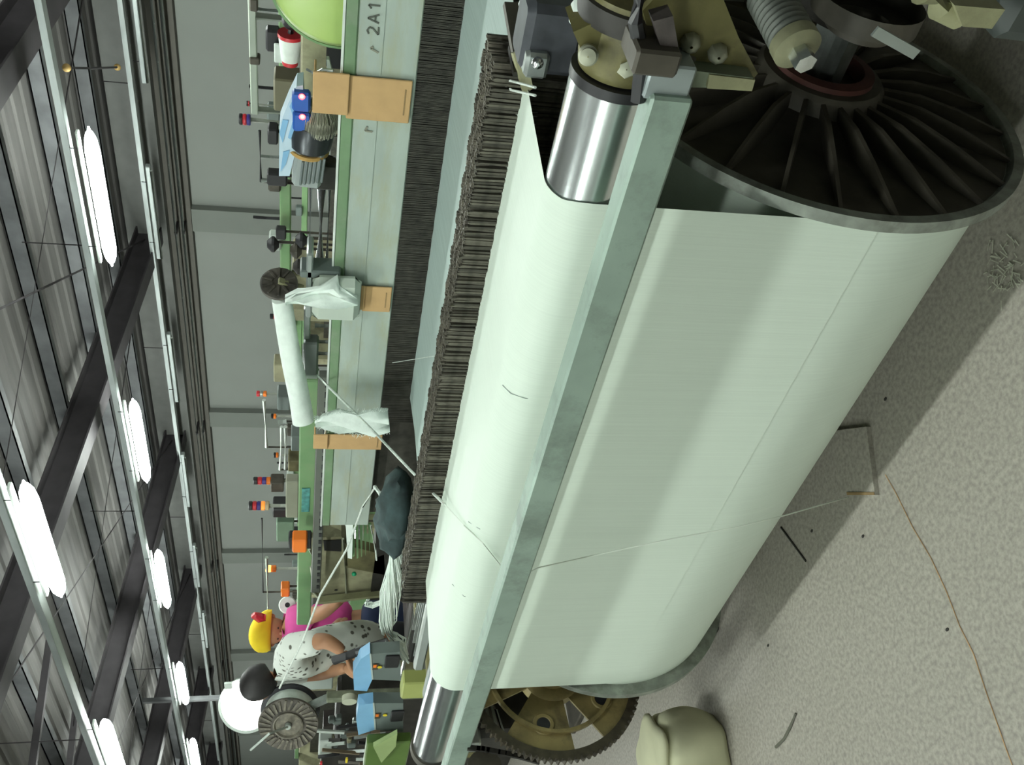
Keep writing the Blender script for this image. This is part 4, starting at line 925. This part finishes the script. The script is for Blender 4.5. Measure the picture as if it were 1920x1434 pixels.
# blue topped control boxes
def cbox_(pts_top, pts_front, Y, label, blacks, oy, yy):
    p = at(*pts_front[0], Y=Y)
    o = thing('control_box', label, 'control box', (p.x, Y, p.z), 'control boxes with blue tops')
    MB().prism([at(x, y, Y=Y) for x, y in pts_front], (0, .05, 0)).build('housing', GREYB, o, False)
    t = MB(); P = [at(x, y, Y=Y) for x, y in pts_top]; t.prism(P, (0, .05, 0)); t.build('blue_cover', BLUE, o, False)
    q = at(*oy, Y=Y-.004); MB().bbox(q, .05, .004, .024, .001).build('label_plate', mat('dark_label', (.06, .05, .03)), o, False)
    MB().bbox(q+Vector((.012, -.003, .003)), .022, .004, .014, .001).build('orange_label', ORANGE, o, False)
    MB().lathe(at(*yy, Y=Y-.004), (0, -1, 0), [(0, .010), (.003, .010)], 12, True).build('yellow_mark', mat('yellow_mark', (.7, .55, .03)), o)
    MB().bbox(at(*blacks, Y=Y-.006), .10, .012, .06, .004).build('connector', BLACK, o)
    MB().prism([at(pts_front[0][0]-1, pts_front[0][1], Y=Y-.003), at(pts_front[0][0]+2, pts_front[0][1], Y=Y-.003), at(pts_front[3][0]+2, pts_front[3][1], Y=Y-.003), at(pts_front[3][0]-1, pts_front[3][1], Y=Y-.003)], (0, .003, 0)).build('edge', LGREY, o, False)
    return o
cbox_([(676, 1236), (694, 1224), (698, 1274), (688, 1296), (664, 1294), (662, 1262)], [(694, 1226), (750, 1222), (752, 1276), (698, 1274)], 1.86, 'blue-topped grey control box that the worker touches', (735, 1240), (704, 1250), (712, 1250), )
cbox_([(672, 1322), (700, 1318), (703, 1368), (672, 1378), (668, 1350)], [(700, 1318), (756, 1318), (756, 1372), (703, 1368)], 1.80, 'blue-topped grey control box under the big reel', (745, 1342), (708, 1342), (722, 1340))
gbx = bx('tray_box', 'yellow-green box at the left end beside the aluminium bars', 'box', 776, 1282, 1.62, .13, .095, .06, mat('yellow_green', (.34, .38, .12), .5))
bx('grey_panel', 'pale grey machine panel left of the patterned shirt', 'machine panel', 590, 1262, 2.4, .30, .20, .05, LGREY)
bx('screen', 'dark square screen on the pale grey panel', 'screen', 590, 1262, 2.35, .14, .10, .02, GREYB)
bx('grey_panel', 'pale grey machine panel under the big reel', 'machine panel', 610, 1395, 2.1, .22, .07, .06, LGREY)
bx('green_cover', 'dark green machine cover at the lower edge beside the roller end', 'machine cover', 725, 1408, 1.75, .30, .20, .05, mat('deep_green', (.10, .17, .04), .4))
tag(MB().prism([at(700, 1400, Y=1.70), at(745, 1375, Y=1.70), at(742, 1400, Y=1.70), at(715, 1430, Y=1.70)], (0, .02, 0)).build('green_cover', mat('pale_leaf', (.32, .42, .18), .4), None, False), 'pale green curved edge of the cover at the lower edge', 'machine cover')
# cluttered machine levers at lower left
lv = thing('lever_bank', 'bank of dark levers and pale rods along the lower edge left of the roller', 'lever bank', at(650, 1400, Y=2.1))
for i in range(16):
    py0 = 1365+4.5*i; px0 = 590+random.uniform(0, 90); ln = random.uniform(30, 70)
    MB().bar(at(px0, py0, Y=2.05+.02*(i % 3)), at(px0+ln, py0+random.uniform(-8, 8), Y=2.05), .016, .012).build('lever', [BLACK, LGREY, CAST, mat('brown_lever', (.14, .11, .07)), STEEL, DARK][i % 6], lv, False)
for i, (x, y, m) in enumerate(((602, 1432, REDP), (650, 1425, mat('yellow_mark', (.7, .55, .03))), (693, 1405, DBLUE))): MB().bbox(at(x, y, Y=1.95), .05, .012, .012, .002).build('coloured_tag', m, lv, False)
MB().box((at(640, 1460, Y=2.4).x, 2.40, 0), (at(640, 1360, Y=2.4).x, 2.50, 1.25)).build('backing', DARK, lv, False)
ck = thing('machine_clutter', 'dark greasy mechanism between the blue-topped boxes and the reel stand', 'mechanism', (at(630, 1330, Y=2.1).x, 2.2, 0))
MB().bbox((at(640, 1350, Y=2.2).x, 2.25, .6), .7, .12, 1.2, .02).build('body', DARK, ck)
for i in range(12):
    q = at(610+random.uniform(0, 60), 1300+random.uniform(0, 100), Y=2.12); MB().bbox(q, random.uniform(.02, .06), .03, random.uniform(.02, .05), .005).build('fitting', random.choice([CAST, STEEL, GREYB, KHAKI]), ck)
bl = thing('drive_cabinet', 'dark lower machine body behind the left end of the loom', 'machine body', (-3.6, 2.2, 0))
MB().bbox((-3.75, 2.35, .45), 1.0, .5, .9, .02).build('body', DARK, bl)
for i in range(6): MB().bbox((-3.35-.16*i, 2.06, .80+.03*(i % 2)), .09, .05, .08, .01).build('valve', [KHAKI, CAST, STEEL][i % 3], bl)
MB().cyl((-3.2, 2.0, .93), (-4.2, 2.0, .93), .012, 10).build('rod', CHROME, bl)

# ================================================================== FLOOR THINGS
p1, p2, p3 = at(1641, 928, Z=.012), at(1625, 800, Z=.012), at(1590, 928, Z=.012)
u = (p2-p1); v = (p3-p1)
sl = thing('floor_slab', 'loose square floor slab with a brown chipped edge below the beam', 'slab', (p1.x, p1.y, 0))
MB().prism([p1-Vector((0,0,.012)), p2-Vector((0,0,.012)), p2+v*1.3-Vector((0,0,.012)), p1+v*1.3-Vector((0,0,.012))], (0, 0, .013)).build('slab_body', FLOORM, sl, False)
MB().prism([p1+v*.0+Vector((0,0,.0012)), p1+u*.04+Vector((0,0,.0012)), p1+u*.045+v+Vector((0,0,.0012)), p1+v+Vector((0,0,.0012))], (0, 0, .002)).build('brown_edge', WOODB, sl, False)
pts = [at(x, y, Z=.002) for x, y in ((1660, 890), (1680, 925), (1712, 990), (1745, 1045), (1775, 1110), (1800, 1175), (1825, 1225), (1850, 1300), (1885, 1400), (1900, 1440))]
tag(MB().tube(pts, .0010, 6).build('thread', OTHREAD), 'orange thread lying across the pale floor', 'thread')
pts = [at(x, y, Z=.004) for x, y in ((1492, 1337), (1482, 1362), (1470, 1385), (1455, 1400))]
tag(MB().tube(pts, [.003, .0045, .004, .005], 6).build('twig', mat('grey_twig', (.13, .13, .10), .8)), 'dark grey stick lying on the floor', 'stick')
# sack on the floor at lower edge
sk = thing('cloth_sack', 'cream sackcloth bundle with folded mouth on the floor at the lower edge', 'sack', (at(1290, 1420, Z=.0).x, at(1290, 1420, Z=.0).y, 0))
c = at(1292, 1432, Z=.10)
mb = MB(); rings = []
SR = .155
for k in range(13):
    t = k/12; z = .005+.21*t; r = SR*(.86+.2*math.sin(PI*t*.9)+.0*t)*(1 if t < .9 else 1-(t-.9)*2)
    rings.append([Vector((c.x, c.y+.02, z))+Vector((math.cos(a*2*PI/36), math.sin(a*2*PI/36), 0))*r*(1+.04*math.sin(a*2*PI/36*7+k*.25)+.02*math.sin(a*2*PI/36*3)) for a in range(36)])
mb.loft(rings); mb.build('bag_body', SACK, sk, True, 70)
mb = MB(); rings = []
for k in range(6):
    t = k/5; r = SR*(.74+.16*math.sin(t*PI)); z = .205+.035*t
    rings.append([Vector((c.x, c.y+.02, z))+Vector((math.cos(a*2*PI/36), math.sin(a*2*PI/36), 0))*r*(1+.10*math.sin(a*2*PI/36*5+1)) for a in range(36)])
mb.loft(rings); mb.build('folded_mouth', SACK, sk, True, 70)
# fluff under the beam at the right
mb = MB()
for i in range(60):
    q = at(random.uniform(1850, 1915), random.gauss(505, 26), Z=.003); a = random.uniform(0, 6.28); l = random.uniform(.008, .03); mb.tube([q, q+Vector((math.cos(a)*l, math.sin(a)*l, .002))], .0012, 4)
tag(mb.build('lint', mat('floor_lint', (.55, .56, .46), .95)), 'pale lint strewn on the floor below the beam at the right', 'lint', kind='stuff')
for i, q in enumerate(((1660, 748), (1584, 900), (1522, 995), (1440, 1210), (1618, 1005), (1776, 1180))):
    mb = MB(); mb.ball(at(*q, Z=.001), .006, .004, .003, n=8, k=5); tag(mb.build('debris', DARK), 'small dark crumb of dirt on the floor, %s' % ['in the shade by the slab', 'on the slab', 'in the shade left of the slab', 'by the left flange shadow edge', 'in the light left of the slab', 'farther out in the lit floor'][i], 'debris', 'dirt crumbs on the floor')

# ================================================================== WORKERS
def skin_body(name, m, joints, edges, parent, sub=2, root=0):
    off = Vector((0, 0, 0)); p = parent
    while p is not None: off += p.location; p = p.parent
    me = bpy.data.meshes.new(name); me.from_pydata([tuple(Vector(j[0])-off) for j in joints], edges, [])
    me.materials.append(m); o = bpy.data.objects.new(name, me); COL.objects.link(o); o.parent = parent
    s = o.modifiers.new('skin', 'SKIN'); s.use_smooth_shade = True
    for i, j in enumerate(joints):
        r = j[1]; r = r if isinstance(r, tuple) else (r, r); me.skin_vertices[0].data[i].radius = r
    me.skin_vertices[0].data[root].use_root = True
    d = o.modifiers.new('sub', 'SUBSURF'); d.levels = sub; d.render_levels = sub
    return o
def chain(*n): return [(a, b_) for a, b_ in zip(n, n[1:])]
def head(parent, c, s, face, up, hair=HAIR):
    """skull, jaw, nose, ears and eyes; face = direction looked at"""
    face = face.normalized(); side = face.cross(up).normalized(); up = side.cross(face).normalized()
    h = MB(); rings = []
    for k in range(13):
        t = k/12; a = PI*(t*.98+.01); z = math.cos(a); r = math.sin(a)
        wj = 1-.24*max(0, -z); fw = .06*(1 if z < .2 else .5)
        rings.append([c+up*z*s*.52+(side*math.cos(b_*2*PI/16)*.37*wj+face*(math.sin(b_*2*PI/16)*.44*(1-.10*max(0, -z))+fw*max(0, -z)))*r*s for b_ in range(16)])
    h.loft(rings); hd_ = h.build('head', SKIN, parent, True, 80)
    n = MB(); n.ball(c+face*s*.45-up*s*.06, s*.05, s*.05, s*.08, 8, 6); n.build('nose', SKIN, hd_)
    for sg in (-1, 1):
        e = MB(); e.ball(c+side*sg*s*.38-up*s*.04, s*.04, s*.07, s*.10, 8, 6); e.build('ear', SKIN, hd_)
        e = MB(); e.ball(c+side*sg*s*.14+face*s*.40+up*s*.02, s*.03, s*.03, s*.02, 8, 6); e.build('eye', BLACK, hd_)
    mo = MB(); mo.bar(c+face*s*.43-up*s*.24-side*s*.07, c+face*s*.43-up*s*.24+side*s*.07, s*.03, s*.02); mo.build('mouth', RUST, hd_, False)
    return hd_, side, up
def hand(parent, wrist, d, palm_n, s=.17):
    d = d.normalized(); side = d.cross(palm_n).normalized(); n = side.cross(d).normalized()
    J = [(wrist, (.024, .018)), (wrist+d*s*.28, (.034, .014)), (wrist+d*s*.50, (.036, .013))]; E = chain(0, 1, 2)
    o = skin_body('hand', SKIN, J, E, parent, 2)
    for i, l in enumerate((.36, .42, .39, .30)):
        b0 = wrist+d*s*.46+side*(i-1.5)*s*.115
        f = [(b0, .0085), (b0+d*s*l*.45-n*.004, .0085), (b0+d*s*l*.75-n*.016, .0078), (b0+d*s*l*.9-n*.032, .007)]
        skin_body('finger', SKIN, f, chain(0, 1, 2, 3), o, 1)
    t0 = wrist+d*s*.18-side*s*.16; f = [(t0, .011), (t0+(d*.6-side*.7)*s*.22, .0095), (t0+(d*1.0-side*.8)*s*.36-n*.01, .0085)]
    skin_body('thumb', SKIN, f, chain(0, 1, 2), o, 1)
    return o
UP = Vector((0, 0, 1))
def foot_pt(x, y): return Vector((x, y, .05))
# worker in pink
Y1 = 2.95
def W(px, py, dy=0): return at(px, py, Y=Y1+dy)
pk = thing('person', 'worker in pink shirt, navy trousers and yellow head cloth, bent to the machine', 'person', (W(700, 1165).x, Y1, 0))
neck = W(540, 1168); chest = W(575, 1178); belly = W(625, 1172); hip = W(672, 1166)
rsh = W(562, 1158, -.10); lsh = W(565, 1205, .06); relb = W(606, 1148, -.16); rw = W(640, 1122, -.24)
kn1 = Vector((hip.x+.10, hip.y-.05, .50)); kn2 = Vector((hip.x-.10, hip.y+.03, .50))
an1 = Vector((hip.x+.10, hip.y, .07)); an2 = Vector((hip.x-.12, hip.y+.06, .07))
J = [(hip, (.08, .07)), (belly, (.08, .07)), (chest, (.09, .07)), (W(552, 1176), (.08, .06)), (neck, (.055, .055)), (rsh, .065), (relb, .042), (rw, .030), (lsh, .065), (W(610, 1195, .0), .045), (W(640, 1165, -.18), .03),
     (kn1, .045), (an1, .035), (an1+Vector((.02, -.16, -.03)), .035), (kn2, .045), (an2, .035), (an2+Vector((.0, -.16, -.03)), .035)]
E = chain(0, 1, 2, 3, 4)+[(3, 5)]+chain(5, 6, 7)+[(3, 8)]+chain(8, 9, 10)+[(0, 11)]+chain(11, 12, 13)+[(0, 14)]+chain(14, 15, 16)
skin_body('body', SKIN, J, E, pk)
J2 = [(W(668, 1166), (.185, .145)), (belly, (.165, .135)), (chest, (.175, .14)), (W(552, 1176), (.13, .10)), (W(546, 1172), (.07, .065)), (rsh, .085), (rsh.lerp(relb, .45), .075), (lsh, .085), (lsh.lerp(W(610, 1195), .5), .07)]
skin_body('shirt', PINK, J2, chain(0, 1, 2, 3, 4)+[(3, 5), (5, 6), (3, 7), (7, 8)], pk)
w0 = W(672, 1166); J3 = [(w0, (.165, .13)), (w0-UP*.10, (.17, .14)), (w0-UP*.24, (.15, .13)), (kn1.lerp(hip, .5), .10), (kn1, .085), (an1+UP*.03, .065), (kn2.lerp(hip, .5), .10), (kn2, .085), (an2+UP*.03, .065)]
skin_body('trousers', NAVY, J3, [(0, 1), (1, 2), (2, 3), (3, 4), (4, 5), (2, 6), (6, 7), (7, 8)], pk)
hand(pk, rw, (W(650, 1110, -.3)-rw), UP); hand(pk, W(640, 1165, -.18), Vector((.4, -.8, -.2)), UP)
hc = W(506, 1182); hd_, sd, up_ = head(pk, hc, .23, Vector((.55, -.5, -.55)), UP)
cp = MB(); rings = []
for k in range(9):
    t = k/8; a = PI*.56*t; rings.append([hc+up_*(.135*math.cos(a)+.015)+(Vector((1, 0, 0))*math.cos(b_*2*PI/22)+Vector((0, 1, 0))*math.sin(b_*2*PI/22))*.125*math.sin(a+.02)*(1+.04*math.sin(b_*1.9+k)) for b_ in range(22)])
cp.loft(rings); cp.build('head_cloth', YEL, pk, True, 70)
q = W(487, 1158, -.02); MB().tube([q-Vector((0,0,.035)), q, q+Vector((.03,0,.03)), q+Vector((.05,0,.02))], [.02, .03, .022, .008], 10).build('red_tie', REDP, pk)
MB().ball(hc+Vector((-.09, .03, -.04)), .05, .07, .10).build('hair', HAIR, pk)
# worker in patterned shirt
Y2 = 2.2
def V(px, py, dy=0): return at(px, py, Y=Y2+dy)
pt = thing('person', 'worker with black hair and white patterned shirt reaching to the blue control box', 'person', (V(715, 1205).x, Y2, 0))
hip = V(712, 1200, .25); belly = V(660, 1200, .2); chest = V(580, 1222, .1); upc = V(545, 1236, .05); neck = V(520, 1262, .0)
rsh = V(548, 1212, -.06); relb = V(612, 1200, -.12); rw = V(645, 1222, -.16); lsh = V(545, 1262, .12); lel = V(605, 1262, .10); lw = V(648, 1252, -.05)
kn1 = Vector((hip.x+.10, hip.y-.10, .48)); kn2 = Vector((hip.x-.12, hip.y, .48)); an1 = Vector((hip.x+.10, hip.y, .07)); an2 = Vector((hip.x-.14, hip.y+.08, .07))
J = [(hip, (.07, .06)), (belly, (.07, .06)), (chest, (.08, .06)), (upc, (.07, .05)), (neck, .05), (rsh, .055), (relb, .038), (rw, .027), (lsh, .055), (lel, .038), (lw, .027),
     (kn1, .042), (an1, .034), (an1+Vector((.03, -.16, -.03)), .033), (kn2, .042), (an2, .034), (an2+Vector((.02, -.16, -.03)), .033)]
skin_body('body', SKIN, J, E, pt)
J2 = [(V(722, 1200, .25), (.12, .105)), (belly, (.115, .10)), (chest, (.12, .095)), (upc, (.10, .08)), (V(530, 1252), (.062, .06)), (rsh, .07), (rsh.lerp(relb, .85), .06), (lsh, .07), (lsh.lerp(lel, .7), .06)]
skin_body('shirt', SHIRT, J2, chain(0, 1, 2, 3, 4)+[(3, 5), (5, 6), (3, 7), (7, 8)], pt)
w0 = V(716, 1200, .25); J3 = [(w0, (.12, .10)), (w0-UP*.10, (.13, .11)), (w0-UP*.22, (.12, .11)), (kn1.lerp(hip, .5), .09), (kn1, .08), (an1+UP*.03, .065), (kn2.lerp(hip, .5), .09), (kn2, .08), (an2+UP*.03, .065)]
skin_body('trousers', mat('black_cloth', (.015, .016, .02), .9), J3, [(0, 1), (1, 2), (2, 3), (3, 4), (4, 5), (2, 6), (6, 7), (7, 8)], pt)
hand(pt, rw, V(662, 1250, -.2)-rw, UP); hand(pt, lw, V(665, 1262, -.1)-lw, UP)
hc = V(488, 1284, -.02); fd_ = Vector((.1, -.75, -.65)); fd_ = Vector((-.75, -.45, -.45))
hd_, sd, up_ = head(pt, hc, .165, fd_, Vector((.15, -.3, 1)))
fn = fd_.normalized(); hb = MB(); rings = []
for k in range(12):
    t = k/11; a = PI*(.02+.74*t); rings.append([hc-fn*.012+up_*math.cos(a)*.096+(sd*math.cos(b_*2*PI/24)*.080+fn*math.sin(b_*2*PI/24)*(.095 if math.sin(b_*2*PI/24) < 0 else .078))*math.sin(a)*(1+.03*math.sin(b_*3+k)) for b_ in range(24)])
hb.loft(rings); hb.build('hair', HAIR, pt, True, 80)
tag(MB().tube([at(626, 1238, Y=1.92), at(670, 1222, Y=1.92), at(726, 1204, Y=1.92)], .020, 10).build('bar', BLACK), 'black bar slanting beside the patterned shirt', 'bar')
